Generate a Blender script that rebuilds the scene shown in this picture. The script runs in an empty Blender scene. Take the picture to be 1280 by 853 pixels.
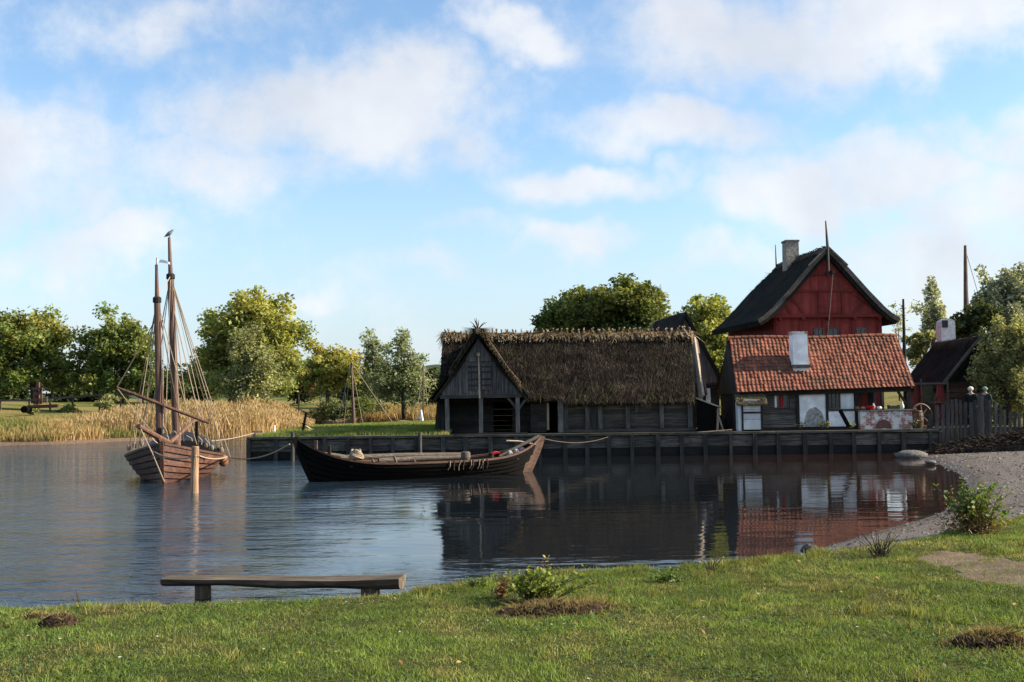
import bpy, math, random
import numpy as np
from mathutils import Vector, Matrix

# ------------------------------------------------------------------ camera
SC = bpy.context.scene
COL = SC.collection
H = 2.35
FPX = 1377.0                      # focal length in pixels of the 1280 px wide photograph
PITCH = math.atan(73.5 / FPX)
ROLL = math.radians(0.7)
_F = Vector((0, math.cos(PITCH), math.sin(PITCH)))
_R0 = Vector((1, 0, 0)); _U0 = Vector((0, -math.sin(PITCH), math.cos(PITCH)))
_R = math.cos(ROLL) * _R0 - math.sin(ROLL) * _U0
_U = math.sin(ROLL) * _R0 + math.cos(ROLL) * _U0
cd = bpy.data.cameras.new('camera'); cam = bpy.data.objects.new('camera', cd); COL.objects.link(cam)
M = Matrix.Identity(4)
for i in range(3):
    M[i][0] = _R[i]; M[i][1] = _U[i]; M[i][2] = -_F[i]
M[0][3] = 0; M[1][3] = 0; M[2][3] = H
cam.matrix_world = M
cd.sensor_width = 36; cd.lens = FPX / 1280 * 36; cd.clip_start = 0.1; cd.clip_end = 6000
SC.camera = cam

# ------------------------------------------------------------------ light
SUN_EL = math.radians(29); SUN_AZ = math.radians(0.5)      # azimuth from +X towards +Y
sd = Vector((math.cos(SUN_EL) * math.cos(SUN_AZ), math.cos(SUN_EL) * math.sin(SUN_AZ), math.sin(SUN_EL)))
sl = bpy.data.lights.new('sun', 'SUN'); so = bpy.data.objects.new('sun', sl); COL.objects.link(so)
sl.energy = 5.0; sl.angle = math.radians(0.6); sl.color = (1.0, 0.86, 0.68)
so.rotation_euler = sd.to_track_quat('Z', 'Y').to_euler(); so.location = (40, 0, 40)
SC.view_settings.view_transform = 'Standard'; SC.view_settings.look = 'None'
SC.view_settings.gamma = 1; SC.view_settings.exposure = 1.22
SC.cycles.max_bounces = 6; SC.cycles.transparent_max_bounces = 8
SC.cycles.sample_clamp_indirect = 5

W = bpy.data.worlds.new('World'); SC.world = W; W.use_nodes = True
def world():
    nt = W.node_tree; nt.nodes.clear(); L = nt.links.new
    def nd(t, **k):
        n = nt.nodes.new(t)
        for a, b in k.items(): setattr(n, a, b)
        return n
    def val(sock, v):
        if isinstance(v, (int, float, tuple, list)): sock.default_value = v
        else: L(v, sock)
    def mth(op, a, b=0.0, c=None, clamp=False):
        n = nd('ShaderNodeMath', operation=op, use_clamp=clamp); val(n.inputs[0], a); val(n.inputs[1], b)
        if c is not None: val(n.inputs[2], c)
        return n.outputs[0]
    def vm(op, a, b=None, out=0):
        n = nd('ShaderNodeVectorMath', operation=op); val(n.inputs[0], a)
        if b is not None: val(n.inputs[1], b)
        return n.outputs[out]
    def noise(vec, sc, det, rough=.55):
        n = nd('ShaderNodeTexNoise'); val(n.inputs['Vector'], vec); n.inputs['Scale'].default_value = sc
        n.inputs['Detail'].default_value = det; n.inputs['Roughness'].default_value = rough
        return n
    def mixc(f, a, b):
        n = nd('ShaderNodeMix', data_type='RGBA'); val(n.inputs[0], f); val(n.inputs[6], a); val(n.inputs[7], b)
        return n.outputs[2]
    out = nd('ShaderNodeOutputWorld'); bg = nd('ShaderNodeBackground')
    sky = nd('ShaderNodeTexSky', sky_type='NISHITA', sun_disc=False)
    sky.sun_elevation = SUN_EL; sky.sun_rotation = math.pi / 2 - SUN_AZ
    sky.air_density = 1.0; sky.dust_density = 0.6; sky.ozone_density = 2.0
    tc = nd('ShaderNodeTexCoord').outputs['Generated']
    sx = nd('ShaderNodeSeparateXYZ'); L(tc, sx.inputs[0])
    x, y, z = sx.outputs
    ya = mth('ADD', mth('ABSOLUTE', y), 0.02)
    a = mth('DIVIDE', x, ya); e = mth('DIVIDE', z, ya)
    cv = nd('ShaderNodeCombineXYZ'); L(a, cv.inputs[0]); L(e, cv.inputs[1])
    # cloud layer seen in perspective: streakier towards the horizon
    zz = mth('ADD', mth('MAXIMUM', z, 0.0), 0.16)
    pv = nd('ShaderNodeCombineXYZ'); L(mth('DIVIDE', x, zz), pv.inputs[0]); L(mth('DIVIDE', y, zz), pv.inputs[1])
    wn = noise(cv.outputs[0], 7.0, 4)
    wv = vm('SCALE', vm('SUBTRACT', wn.outputs['Color'], (.5, .5, .5)))
    wv.node.inputs['Scale'].default_value = 0.16
    P = vm('ADD', cv.outputs[0], wv)
    blobs = [(430, 140, 190, 80, .75), (560, 155, 95, 60, .5), (30, 195, 170, 95, .62), (640, 55, 85, 36, .6), (850, 158, 150, 38, .6),
             (740, 232, 100, 27, .7), (1060, 240, 180, 52, .75), (1090, 35, 330, 75, .72), (735, 312, 75, 22, .55), (1230, 280, 120, 60, .6),
             (120, 305, 130, 26, .5), (200, 15, 140, 40, .45), (290, 225, 170, 36, .4), (900, 262, 60, 32, .5), (520, 345, 90, 16, .3),
             (1250, 195, 90, 36, .5), (1180, 330, 170, 45, .5), (400, 360, 60, 14, .35), (590, 300, 60, 16, .3), (905, 335, 60, 22, .4)]
    tot = None
    for (px, py, sx_, sy_, wgt) in blobs:
        c = ((px - 640) / FPX, (500 - .0 - py) / FPX, 0)
        d = vm('MULTIPLY', vm('SUBTRACT', P, c), (FPX / sx_, FPX / sy_, 0))
        ln = vm('LENGTH', d, out=1)
        mr = nd('ShaderNodeMapRange', interpolation_type='SMOOTHERSTEP'); L(ln, mr.inputs[0])
        mr.inputs[1].default_value = 1.9; mr.inputs[2].default_value = 0.0
        mr.inputs[3].default_value = 0; mr.inputs[4].default_value = wgt
        tot = mr.outputs[0] if tot is None else mth('MAXIMUM', tot, mr.outputs[0])
    fb = noise(pv.outputs[0], 1.5, 9, .6).outputs[0]
    fb2 = noise(cv.outputs[0], 9.0, 9, .66).outputs[0]
    gen = mth('MULTIPLY_ADD', fb, 1.6, -0.62)                  # elsewhere in the sky: scattered cloud
    behind = nd('ShaderNodeMapRange'); L(y, behind.inputs[0]); behind.inputs[1].default_value = .55; behind.inputs[2].default_value = .8
    behind.inputs[3].default_value = 1; behind.inputs[4].default_value = .12
    gen = mth('MULTIPLY', gen, behind.outputs[0])
    m = mth('ADD', mth('MAXIMUM', tot, gen), mth('MULTIPLY_ADD', fb2, 1.55, -0.76))
    mr = nd('ShaderNodeMapRange', interpolation_type='SMOOTHSTEP'); L(m, mr.inputs[0])
    mr.inputs[1].default_value = -.02; mr.inputs[2].default_value = .74; mr.inputs[3].default_value = 0; mr.inputs[4].default_value = .86
    mask = mr.outputs[0]
    # cloud colour: warm white tops, lilac grey thicker parts
    sh = noise(cv.outputs[0], 5.0, 5).outputs[0]
    shm = nd('ShaderNodeMapRange'); L(sh, shm.inputs[0]); shm.inputs[1].default_value = .35; shm.inputs[2].default_value = .62
    SKY_S = 0.081
    ccol = mixc(shm.outputs[0], (4.05, 4.2, 4.55, 1), (5.35, 5.35, 5.4, 1))
    # thin veil low down
    hz = nd('ShaderNodeMapRange', interpolation_type='SMOOTHSTEP'); L(e, hz.inputs[0]); hz.inputs[1].default_value = .24; hz.inputs[2].default_value = -.02
    hz.inputs[3].default_value = 0; hz.inputs[4].default_value = .85
    hue = nd('ShaderNodeMix', data_type='RGBA', blend_type='MULTIPLY'); hue.inputs[0].default_value = 1
    L(sky.outputs[0], hue.inputs[6]); hue.inputs[7].default_value = SKYMUL
    base = mixc(hz.outputs[0], hue.outputs[2], (3.3, 3.8, 4.4, 1))
    col = mixc(mask, base, ccol)
    L(col, bg.inputs[0]); bg.inputs[1].default_value = SKY_S
    L(bg.outputs[0], out.inputs[0])
SKYMUL = (1.12, 1.2, 1.22, 1)
world()

# ------------------------------------------------------------------ helpers
rng = np.random.default_rng(7)
random.seed(7)
def ray(px, py):
    return (_F + _R * ((px - 640) / FPX) + _U * ((426.5 - py) / FPX))
def at(px, py, Y):
    d = ray(px, py); k = Y / d.y
    return Vector((d.x * k, Y, H + d.z * k))
def gz(px, py, z):
    d = ray(px, py); k = (z - H) / d.z
    return Vector((d.x * k, d.y * k, z))

def _hash(ix, iy, s):
    n = (ix.astype(np.int64) * 374761393 + iy.astype(np.int64) * 668265263 + s * 974711) & 0x7fffffff
    n = ((n ^ (n >> 13)) * 1274126177) & 0x7fffffff
    return ((n ^ (n >> 16)) & 0xffff) / 65535.0
def vnoise(x, y, s=0):
    x = np.asarray(x, float); y = np.asarray(y, float)
    ix = np.floor(x); iy = np.floor(y); fx = x - ix; fy = y - iy
    fx = fx * fx * (3 - 2 * fx); fy = fy * fy * (3 - 2 * fy)
    a = _hash(ix, iy, s); b = _hash(ix + 1, iy, s); c = _hash(ix, iy + 1, s); d = _hash(ix + 1, iy + 1, s)
    return (a * (1 - fx) + b * fx) * (1 - fy) + (c * (1 - fx) + d * fx) * fy
def fbm(x, y, s=0, o=4):
    r = 0; amp = .5; tot = 0
    for k in range(o):
        r = r + amp * vnoise(np.asarray(x) * 2 ** k, np.asarray(y) * 2 ** k, s + k); tot += amp; amp *= .5
    return r / tot
def sdist(x, y, poly):
    """signed distance to an open polyline; positive on its right-hand side"""
    best = np.full(np.shape(x), 1e9); sg = np.zeros(np.shape(x))
    for (x0, y0), (x1, y1) in zip(poly[:-1], poly[1:]):
        dx, dy = x1 - x0, y1 - y0; l2 = dx * dx + dy * dy
        t = np.clip(((x - x0) * dx + (y - y0) * dy) / l2, 0, 1)
        ex = x - x0 - t * dx; ey = y - y0 - t * dy; d = np.hypot(ex, ey)
        cr = dy * (x - x0) - dx * (y - y0)
        tie = np.abs(d - best) < 1e-9
        up = d < best - 1e-9
        sg = np.where(up | (tie & (np.abs(cr) > np.abs(sg))), cr, sg); best = np.minimum(best, d)
    return np.where(sg >= 0, best, -best)

ROOT = {}
class MB:
    """collects shapes (world coordinates) for ONE mesh object"""
    def __init__(s): s.c = []; s.n = 0
    def arr(s, V, F, tint=None, hue=None):
        V = np.asarray(V, float).reshape(-1, 3); F = np.asarray(F, int)
        nf = len(F)
        t = np.full(nf, random.uniform(.75, 1.25)) if tint is None else np.broadcast_to(np.asarray(tint, float), (nf,))
        h = np.full(nf, random.random()) if hue is None else np.broadcast_to(np.asarray(hue, float), (nf,))
        s.c.append((V, F + s.n, t, h)); s.n += len(V); return s
    def polys(s, P, tint=None, hue=None):
        """P (n,k,3): n separate k-gons"""
        P = np.asarray(P, float); n, k = P.shape[:2]
        return s.arr(P.reshape(-1, 3), np.arange(n * k).reshape(n, k), tint, hue)
    def hexa(s, c, tint=None, hue=None):
        """8 corners: bottom 0-3 ccw, top 4-7"""
        return s.arr([tuple(p) for p in c], [(3, 2, 1, 0), (4, 5, 6, 7), (0, 1, 5, 4), (1, 2, 6, 5), (2, 3, 7, 6), (3, 0, 4, 7)], tint, hue)
    def box(s, x0, x1, y0, y1, z0, z1, tint=None, hue=None, T=None, j=0.0):
        c = [(x0, y0, z0), (x1, y0, z0), (x1, y1, z0), (x0, y1, z0), (x0, y0, z1), (x1, y0, z1), (x1, y1, z1), (x0, y1, z1)]
        if j: c = [tuple(q + random.uniform(-j, j) for q in p) for p in c]
        if T: c = [T(*p) for p in c]
        return s.hexa(c, tint, hue)
    def beam(s, p0, p1, w, h, up=(0, 0, 1), w1=None, h1=None, tint=None, hue=None):
        p0 = Vector(p0); p1 = Vector(p1); d = (p1 - p0).normalized(); up = Vector(up)
        if abs(d.dot(up)) > .97: up = Vector((0, 1, 0))
        a = d.cross(up).normalized(); b = a.cross(d).normalized()
        w1 = w if w1 is None else w1; h1 = h if h1 is None else h1
        c = [p0 - a * w / 2 - b * h / 2, p0 + a * w / 2 - b * h / 2, p0 + a * w / 2 + b * h / 2, p0 - a * w / 2 + b * h / 2]
        c += [p1 - a * w1 / 2 - b * h1 / 2, p1 + a * w1 / 2 - b * h1 / 2, p1 + a * w1 / 2 + b * h1 / 2, p1 - a * w1 / 2 + b * h1 / 2]
        return s.hexa(c, tint, hue)
    def tube(s, pts, rad, n=8, tint=None, hue=None, cap=True):
        pts = [Vector(p) for p in pts]; m = len(pts)
        if not hasattr(rad, '__len__'): rad = [rad] * m
        V = []; prev = None
        for i, p in enumerate(pts):
            d = (pts[min(i + 1, m - 1)] - pts[max(i - 1, 0)]).normalized()
            if prev is None:
                up = Vector((0, 0, 1)) if abs(d.z) < .9 else Vector((1, 0, 0))
                a = d.cross(up).normalized()
            else: a = (prev - d * prev.dot(d)).normalized()
            b = d.cross(a); prev = a
            for k in range(n):
                t = 2 * math.pi * k / n
                V.append(tuple(p + (a * math.cos(t) + b * math.sin(t)) * rad[i]))
        F = [(i * n + k, i * n + (k + 1) % n, (i + 1) * n + (k + 1) % n, (i + 1) * n + k) for i in range(m - 1) for k in range(n)]
        t = random.uniform(.8, 1.2) if tint is None else tint; h = random.random() if hue is None else hue
        base = s.n
        s.arr(V, F, t, h)
        if cap:
            for ring in (0, m - 1):
                idx = [base + ring * n + k for k in range(n)]
                s.c.append((np.zeros((0, 3)), np.array([idx if ring else idx[::-1]]), np.array([t]), np.array([h])))
        return s
    def lathe(s, c, prof, n=20, tint=None, hue=None):
        """prof: (radius, z) from bottom to top around the vertical through c"""
        c = Vector(c); V = []; m = len(prof)
        for r, z in prof:
            for k in range(n):
                t = 2 * math.pi * k / n; V.append((c.x + r * math.cos(t), c.y + r * math.sin(t), c.z + z))
        F = [(i * n + k, i * n + (k + 1) % n, (i + 1) * n + (k + 1) % n, (i + 1) * n + k) for i in range(m - 1) for k in range(n)]
        return s.arr(V, F, tint, hue)
    def ball(s, c, r, n=14, m=9, tint=None, hue=None, jit=0.0, sd_=0):
        """ellipsoid, r = (rx, ry, rz)"""
        V = []; rs = np.random.default_rng(sd_)
        for i in range(m + 1):
            ph = math.pi * i / m - math.pi / 2
            for k in range(n):
                t = 2 * math.pi * k / n; q = 1 + rs.uniform(-jit, jit) if 0 < i < m else 1
                V.append((c[0] + r[0] * q * math.cos(ph) * math.cos(t), c[1] + r[1] * q * math.cos(ph) * math.sin(t), c[2] + r[2] * q * math.sin(ph)))
        F = [(i * n + k, i * n + (k + 1) % n, (i + 1) * n + (k + 1) % n, (i + 1) * n + k) for i in range(m) for k in range(n)]
        return s.arr(V, F, tint, hue)
    def grid(s, G, tint=None, hue=None, flip=False):
        """G (n,m,3) grid of points"""
        G = np.asarray(G, float); n, m = G.shape[:2]
        i, j = np.meshgrid(np.arange(n - 1), np.arange(m - 1), indexing='ij'); a = (i * m + j).ravel()
        F = np.stack([a, a + 1, a + m + 1, a + m], 1)
        if flip: F = F[:, ::-1]
        return s.arr(G.reshape(-1, 3), F, tint, hue)
    def prism(s, poly, y0, y1, tint=None, hue=None, T=None):
        """poly: (x, z) outline extruded from y0 to y1"""
        n = len(poly); T = T or (lambda a, b, c: (a, b, c))
        V = [T(x, y0, z) for x, z in poly] + [T(x, y1, z) for x, z in poly]; base = s.n
        t = random.uniform(.8, 1.2) if tint is None else tint; h = random.random() if hue is None else hue
        s.arr([tuple(v) for v in V], [(i, (i + 1) % n, n + (i + 1) % n, n + i) for i in range(n)], t, h)
        for idx in ([base + i for i in range(n)][::-1], [base + n + i for i in range(n)]):
            s.c.append((np.zeros((0, 3)), np.array([idx]), np.array([t]), np.array([h])))
        return s
    def build(s, name, mat, parent=None, smooth=False, origin=None):
        V = np.concatenate([c[0] for c in s.c])
        r = parent
        while r is not None and r.parent is not None: r = r.parent
        if r is not None:
            loc, rz = ROOT[r.name]; V = V - np.array(loc); c, q = math.cos(-rz), math.sin(-rz)
            V = np.stack([V[:, 0] * c - V[:, 1] * q, V[:, 0] * q + V[:, 1] * c, V[:, 2]], 1); loc0 = None
        else:
            if origin is None: origin = ((V[:, 0].min() + V[:, 0].max()) / 2, (V[:, 1].min() + V[:, 1].max()) / 2, V[:, 2].min())
            V = V - np.array(origin); loc0 = origin
        loops = np.concatenate([c[1].ravel() for c in s.c]); cnt = np.concatenate([np.full(len(c[1]), c[1].shape[1]) for c in s.c])
        tint = np.concatenate([c[2] for c in s.c]); hue = np.concatenate([c[3] for c in s.c])
        me = bpy.data.meshes.new(name)
        me.vertices.add(len(V)); me.vertices.foreach_set('co', V.astype(np.float32).ravel())
        me.loops.add(len(loops)); me.loops.foreach_set('vertex_index', loops.astype(np.int32))
        st = np.concatenate([[0], np.cumsum(cnt)[:-1]])
        me.polygons.add(len(cnt)); me.polygons.foreach_set('loop_start', st.astype(np.int32)); me.polygons.foreach_set('loop_total', cnt.astype(np.int32))
        me.update(calc_edges=True)
        for nm, dat in (('tint', tint), ('hue', hue)):
            at_ = me.attributes.new(nm, 'FLOAT', 'FACE'); at_.data.foreach_set('value', dat.astype(np.float32))
        me.polygons.foreach_set('use_smooth', np.full(len(cnt), bool(smooth)))
        me.validate()
        me.materials.append(mat)
        o = bpy.data.objects.new(name, me); COL.objects.link(o)
        if parent is not None: o.parent = parent
        elif loc0 is not None:
            o.location = loc0; ROOT[o.name] = (tuple(loc0), 0.0)
        return o

def tag(o, label, cat, group=None, kind=None):
    if label: o['label'] = label
    if cat: o['category'] = cat
    if group: o['group'] = group
    if kind: o['kind'] = kind
    return o
def thing(name, label, cat, loc, rz=0.0, group=None):
    o = bpy.data.objects.new(name, None); COL.objects.link(o); o.empty_display_size = .3
    o.location = loc; o.rotation_euler = (0, 0, rz); ROOT[o.name] = (tuple(loc), rz)
    return tag(o, label, cat, group)
def struct(o): o['kind'] = 'structure'; return o
def sag(p0, p1, s, n=12):
    p0 = Vector(p0); p1 = Vector(p1)
    return [p0.lerp(p1, k / n) - Vector((0, 0, s * 4 * (k / n) * (1 - k / n))) for k in range(n + 1)]

# ------------------------------------------------------------------ materials
def mk(name, rough=.9, spec=.3):
    m = bpy.data.materials.new(name); m.use_nodes = True; nt = m.node_tree
    b = nt.nodes['Principled BSDF']; b.inputs['Roughness'].default_value = rough; b.inputs['Specular IOR Level'].default_value = spec
    return m, nt, b
class NT:
    def __init__(s, nt): s.nt = nt; s.co = None
    def n(s, t, **k):
        x = s.nt.nodes.new(t)
        for a, b in k.items(): setattr(x, a, b)
        return x
    def v(s, sock, v):
        if isinstance(v, (int, float, tuple, list)): sock.default_value = v
        else: s.nt.links.new(v, sock)
    def obj(s, scale=(1, 1, 1)):
        t = s.n('ShaderNodeTexCoord'); m = s.n('ShaderNodeMapping'); s.nt.links.new(t.outputs['Object'], m.inputs[0]); m.inputs['Scale'].default_value = scale
        return m.outputs[0]
    def geo(s, scale=(1, 1, 1)):
        t = s.n('ShaderNodeNewGeometry'); m = s.n('ShaderNodeMapping'); s.nt.links.new(t.outputs['Position'], m.inputs[0]); m.inputs['Scale'].default_value = scale
        return m.outputs[0]
    def noise(s, vec, sc, det=4, rough=.55, out=0):
        x = s.n('ShaderNodeTexNoise'); s.v(x.inputs['Vector'], vec); x.inputs['Scale'].default_value = sc; x.inputs['Detail'].default_value = det
        x.inputs['Roughness'].default_value = rough; return x.outputs[out]
    def ramp(s, f, lo, hi, a=0.0, b=1.0):
        x = s.n('ShaderNodeMapRange', interpolation_type='SMOOTHSTEP'); s.v(x.inputs[0], f)
        for i, q in enumerate((lo, hi, a, b)): s.v(x.inputs[i + 1], q)
        return x.outputs[0]
    def math(s, op, a, b=0.0):
        x = s.n('ShaderNodeMath', operation=op); s.v(x.inputs[0], a); s.v(x.inputs[1], b); return x.outputs[0]
    def mix(s, f, a, b, mode='MIX'):
        x = s.n('ShaderNodeMix', data_type='RGBA', blend_type=mode); s.v(x.inputs[0], f)
        for i, q in ((6, a), (7, b)):
            s.v(x.inputs[i], (*q, 1) if isinstance(q, tuple) and len(q) == 3 else q)
        return x.outputs[2]
    def attr(s, nm): return s.n('ShaderNodeAttribute', attribute_name=nm).outputs['Fac']
    def scale(s, col, f):
        x = s.n('ShaderNodeVectorMath', operation='SCALE'); s.v(x.inputs[0], col); s.v(x.inputs['Scale'], f); return x.outputs[0]
    def bump(s, b, h, dist=.02, strength=1.0):
        x = s.n('ShaderNodeBump'); s.v(x.inputs['Height'], h); x.inputs['Distance'].default_value = dist; x.inputs['Strength'].default_value = strength
        s.nt.links.new(x.outputs[0], b.inputs['Normal'])

def wood(name, c1, c2, axis='x', rough=.85, grain=22, bump=.012, moss=None, spec=.25):
    m, nt, b = mk(name, rough, spec); g = NT(nt)
    st = {'x': (.07, 1, 1), 'y': (1, .07, 1), 'z': (1, 1, .07)}[axis]
    co = g.obj(st); n1 = g.noise(co, grain, 6, .65); n2 = g.noise(g.obj(), 1.3, 4)
    col = g.mix(g.ramp(n1, .32, .68), c1, c2)
    col = g.mix(g.ramp(n2, .35, .7, 0, .5), col, tuple(q * .55 for q in c1))
    if moss:
        mz = g.noise(g.obj((1, 1, 1)), 2.2, 6, .7); col = g.mix(g.ramp(mz, .52, .66, 0, .8), col, moss)
    col = g.scale(col, g.attr('tint'))
    g.v(b.inputs['Base Color'], col); g.bump(b, n1, bump)
    return m
def plain(name, c, rough=.7, spec=.3, var=.25, sc=8, bump=.004, c2=None):
    m, nt, b = mk(name, rough, spec); g = NT(nt)
    n1 = g.noise(g.obj(), sc, 6, .6)
    col = g.mix(g.ramp(n1, .35, .68), tuple(q * (1 - var) for q in c), c2 or tuple(min(1, q * (1 + var * .5)) for q in c))
    g.v(b.inputs['Base Color'], g.scale(col, g.attr('tint'))); g.bump(b, n1, bump)
    return m
def leafmat(name, ca, cb, transl=.35, rough=.55):
    m = bpy.data.materials.new(name); m.use_nodes = True; nt = m.node_tree; g = NT(nt); b = nt.nodes['Principled BSDF']
    col = g.scale(g.mix(g.attr('hue'), ca, cb), g.attr('tint'))
    g.v(b.inputs['Base Color'], col); b.inputs['Roughness'].default_value = rough; b.inputs['Specular IOR Level'].default_value = .25
    t = g.n('ShaderNodeBsdfTranslucent'); g.v(t.inputs[0], g.mix(1.0, col, (1.25, 1.2, .6), 'MULTIPLY'))
    ms = g.n('ShaderNodeMixShader'); ms.inputs[0].default_value = transl
    nt.links.new(b.outputs[0], ms.inputs[1]); nt.links.new(t.outputs[0], ms.inputs[2])
    nt.links.new(ms.outputs[0], nt.nodes['Material Output'].inputs[0])
    return m
def thatchmat(name, c1, c2, moss=None, mossamt=.6):
    m, nt, b = mk(name, .95, .1); g = NT(nt)
    n1 = g.noise(g.obj((1, .22, .22)), 34, 6, .7); n2 = g.noise(g.obj(), 1.1, 5, .6)
    col = g.mix(g.ramp(n1, .35, .65), c1, c2)
    col = g.mix(g.ramp(n2, .4, .65, 0, .55), col, tuple(q * .5 for q in c1))
    if moss: col = g.mix(g.ramp(g.noise(g.obj((1, 1, .6)), .9, 6, .7), .5, .66, 0, mossamt), col, moss)
    g.v(b.inputs['Base Color'], g.scale(col, g.attr('tint'))); g.bump(b, n1, .05)
    return m
MT = {}
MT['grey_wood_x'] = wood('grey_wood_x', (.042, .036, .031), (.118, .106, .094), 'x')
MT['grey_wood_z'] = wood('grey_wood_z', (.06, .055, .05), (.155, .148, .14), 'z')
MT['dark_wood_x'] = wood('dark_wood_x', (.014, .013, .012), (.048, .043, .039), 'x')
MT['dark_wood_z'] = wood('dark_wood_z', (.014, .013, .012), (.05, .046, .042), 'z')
MT['quay_wood'] = wood('quay_wood', (.036, .031, .027), (.135, .124, .11), 'x', moss=(.03, .035, .018))
MT['quay_post'] = wood('quay_post', (.025, .024, .023), (.085, .082, .078), 'z', moss=(.03, .04, .018))
MT['wet_shadow_wood'] = wood('wet_shadow_wood', (.004, .004, .004), (.012, .011, .01), 'x', rough=.6)  # deep shade under the quay panels put into the colour of wet planks
MT['pale_wood_x'] = wood('pale_wood_x', (.2, .15, .1), (.42, .34, .25), 'x')
MT['pale_wood_z'] = wood('pale_wood_z', (.2, .15, .1), (.42, .34, .25), 'z')
MT['ship_wood'] = wood('ship_wood', (.058, .027, .019), (.14, .07, .05), 'x', rough=.6, grain=12)
MT['mast_wood'] = wood('mast_wood', (.07, .036, .026), (.155, .085, .058), 'z', rough=.5, grain=14)
MT['tar_wood'] = wood('tar_wood', (.0028, .0025, .0024), (.007, .0055, .005), 'x', rough=.8, spec=.08)
MT['brown_wood'] = wood('brown_wood', (.05, .025, .016), (.13, .07, .045), 'x', rough=.6)
MT['spar_wood'] = wood('spar_wood', (.05, .042, .034), (.13, .108, .086), 'x', rough=.8)
MT['bench_wood'] = wood('bench_wood', (.045, .036, .026), (.16, .125, .085), 'x', grain=14, bump=.02)
MT['bench_post'] = wood('bench_post', (.05, .042, .03), (.2, .155, .1), 'z', grain=14, bump=.02)
MT['red_paint'] = wood('red_paint', (.155, .024, .02), (.29, .05, .04), 'z', rough=.8, grain=6, bump=.006)
MT['red_dark'] = wood('red_dark', (.172, .024, .02), (.235, .037, .03), 'x', rough=.8, grain=9, bump=.006)
MT['white_plaster'] = plain('white_plaster', (.86, .86, .86), .9, .2, .2, 2.2, .012)
MT['white_paint'] = wood('white_paint', (.58, .6, .62), (.78, .79, .8), 'z', rough=.7, grain=6, bump=.006)
MT['rope'] = plain('rope', (.36, .29, .21), .9, .1, .4, 60)
MT['dark_rope'] = plain('dark_rope', (.12, .095, .07), .9, .1, .4, 60)
MT['thatch_brown'] = thatchmat('thatch_brown', (.009, .0076, .0066), (.042, .032, .024), (.038, .04, .017), .65)
MT['thatch_ridge'] = thatchmat('thatch_ridge', (.2, .15, .085), (.66, .5, .29))
MT['thatch_black'] = thatchmat('thatch_black', (.012, .011, .010), (.032, .029, .026), (.03, .034, .016), .4)
MT['thatch_edge'] = thatchmat('thatch_edge', (.07, .062, .055), (.17, .155, .135))
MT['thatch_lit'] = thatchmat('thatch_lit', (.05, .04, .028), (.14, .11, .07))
MT['black_metal'] = plain('black_metal', (.015, .015, .016), .5, .4)
MT['stone'] = plain('stone', (.16, .15, .14), .9, .2, .4, 12, .02)
MT['soil'] = plain('soil', (.06, .04, .028), 1, .05, .5, 40, .02)
MT['glass'] = plain('glass', (.02, .024, .028), .08, .6, .1)
MT['red_cloth'] = plain('red_cloth', (.35, .02, .02), .9, .1)
MT['blue_cloth'] = plain('blue_cloth', (.035, .04, .09), .9, .1)
MT['cream'] = plain('cream', (.30, .25, .19), .85, .2)
MT['skin'] = plain('skin', (.45, .27, .2), .6, .3, .08)
MT['dark_cloth'] = plain('dark_cloth', (.018, .02, .022), .95, .1)
MT['white_cloth'] = plain('white_cloth', (.75, .73, .7), .95, .1, .08)
MT['green_cloth'] = plain('green_cloth', (.24, .36, .29), .95, .1, .15)
MT['teal_cloth'] = plain('teal_cloth', (.03, .045, .045), .95, .1, .15)
MT['feather'] = plain('feather', (.28, .28, .29), .8, .2, .4, 30)
MT['bark'] = wood('bark', (.03, .025, .02), (.085, .072, .058), 'z', grain=9, bump=.04)
MT['fender'] = plain('fender', (.22, .10, .05), .7, .3)
# ------------------------------------------------------------------ terrain
def proj(V):
    D = np.asarray(V, float) - np.array([0, 0, H]); dep = D @ np.array(_F)
    return 640 + FPX * (D @ np.array(_R)) / dep, 426.5 - FPX * (D @ np.array(_U)) / dep, dep
LAWN = [(-40, 9.0), (-14, 10.8)] + [tuple(gz(a, b, .3))[:2] for a, b in
        [(0, 758), (120, 756), (250, 752), (430, 744), (500, 741), (560, 735), (600, 728), (690, 718), (800, 714), (900, 711), (950, 707), (1000, 700), (1080, 692), (1190, 676), (1280, 660)]] + [(12, 21), (17, 25), (45, 33)]
SHORE = [(-40, 9.9), (-14, 11.8)] + [(p[0], p[1] + .75) for p in LAWN[2:11]] + [tuple(gz(a, b, 0))[:2] for a, b in
        [(945, 712), (1010, 690), (1060, 676), (1100, 664), (1145, 652), (1180, 640), (1203, 625), (1212, 610), (1205, 597), (1190, 588), (1165, 578), (1150, 573)]] + [(15.4, 46), (15.6, 60)]
def lawn_d(x, y): return sdist(x, y, LAWN)
def near_z(x, y):
    dw = sdist(x, y, SHORE); dl = lawn_d(x, y)
    ze = np.clip(.29 + .014 * (np.asarray(y) - 13) + .012 * np.clip(x, 0, 30), .27, .95)
    t = np.clip(dw / (np.maximum(dw, 0) + np.abs(np.minimum(dl, 0)) + 1e-4), 0, 1)
    zo = np.where(dw > 0, ze * t ** .9, -.14 * np.abs(dw))
    zi = ze + .03 * np.maximum(dl, 0)
    zi = np.minimum(zi, .66 + .01 * np.maximum(dl, 0)) + .05 * (fbm(x * .9, y * .9, 5) - .5) + .025 * (fbm(x * 3, y * 3, 9) - .5)
    k = np.clip(dl / .35 + .5, 0, 1)
    z = zo * (1 - k) + zi * k
    return np.maximum(z + np.where(dw > 0, .02, 0) * (fbm(x * 2.2, y * 2.2, 3) - .5), -.6)
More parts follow.
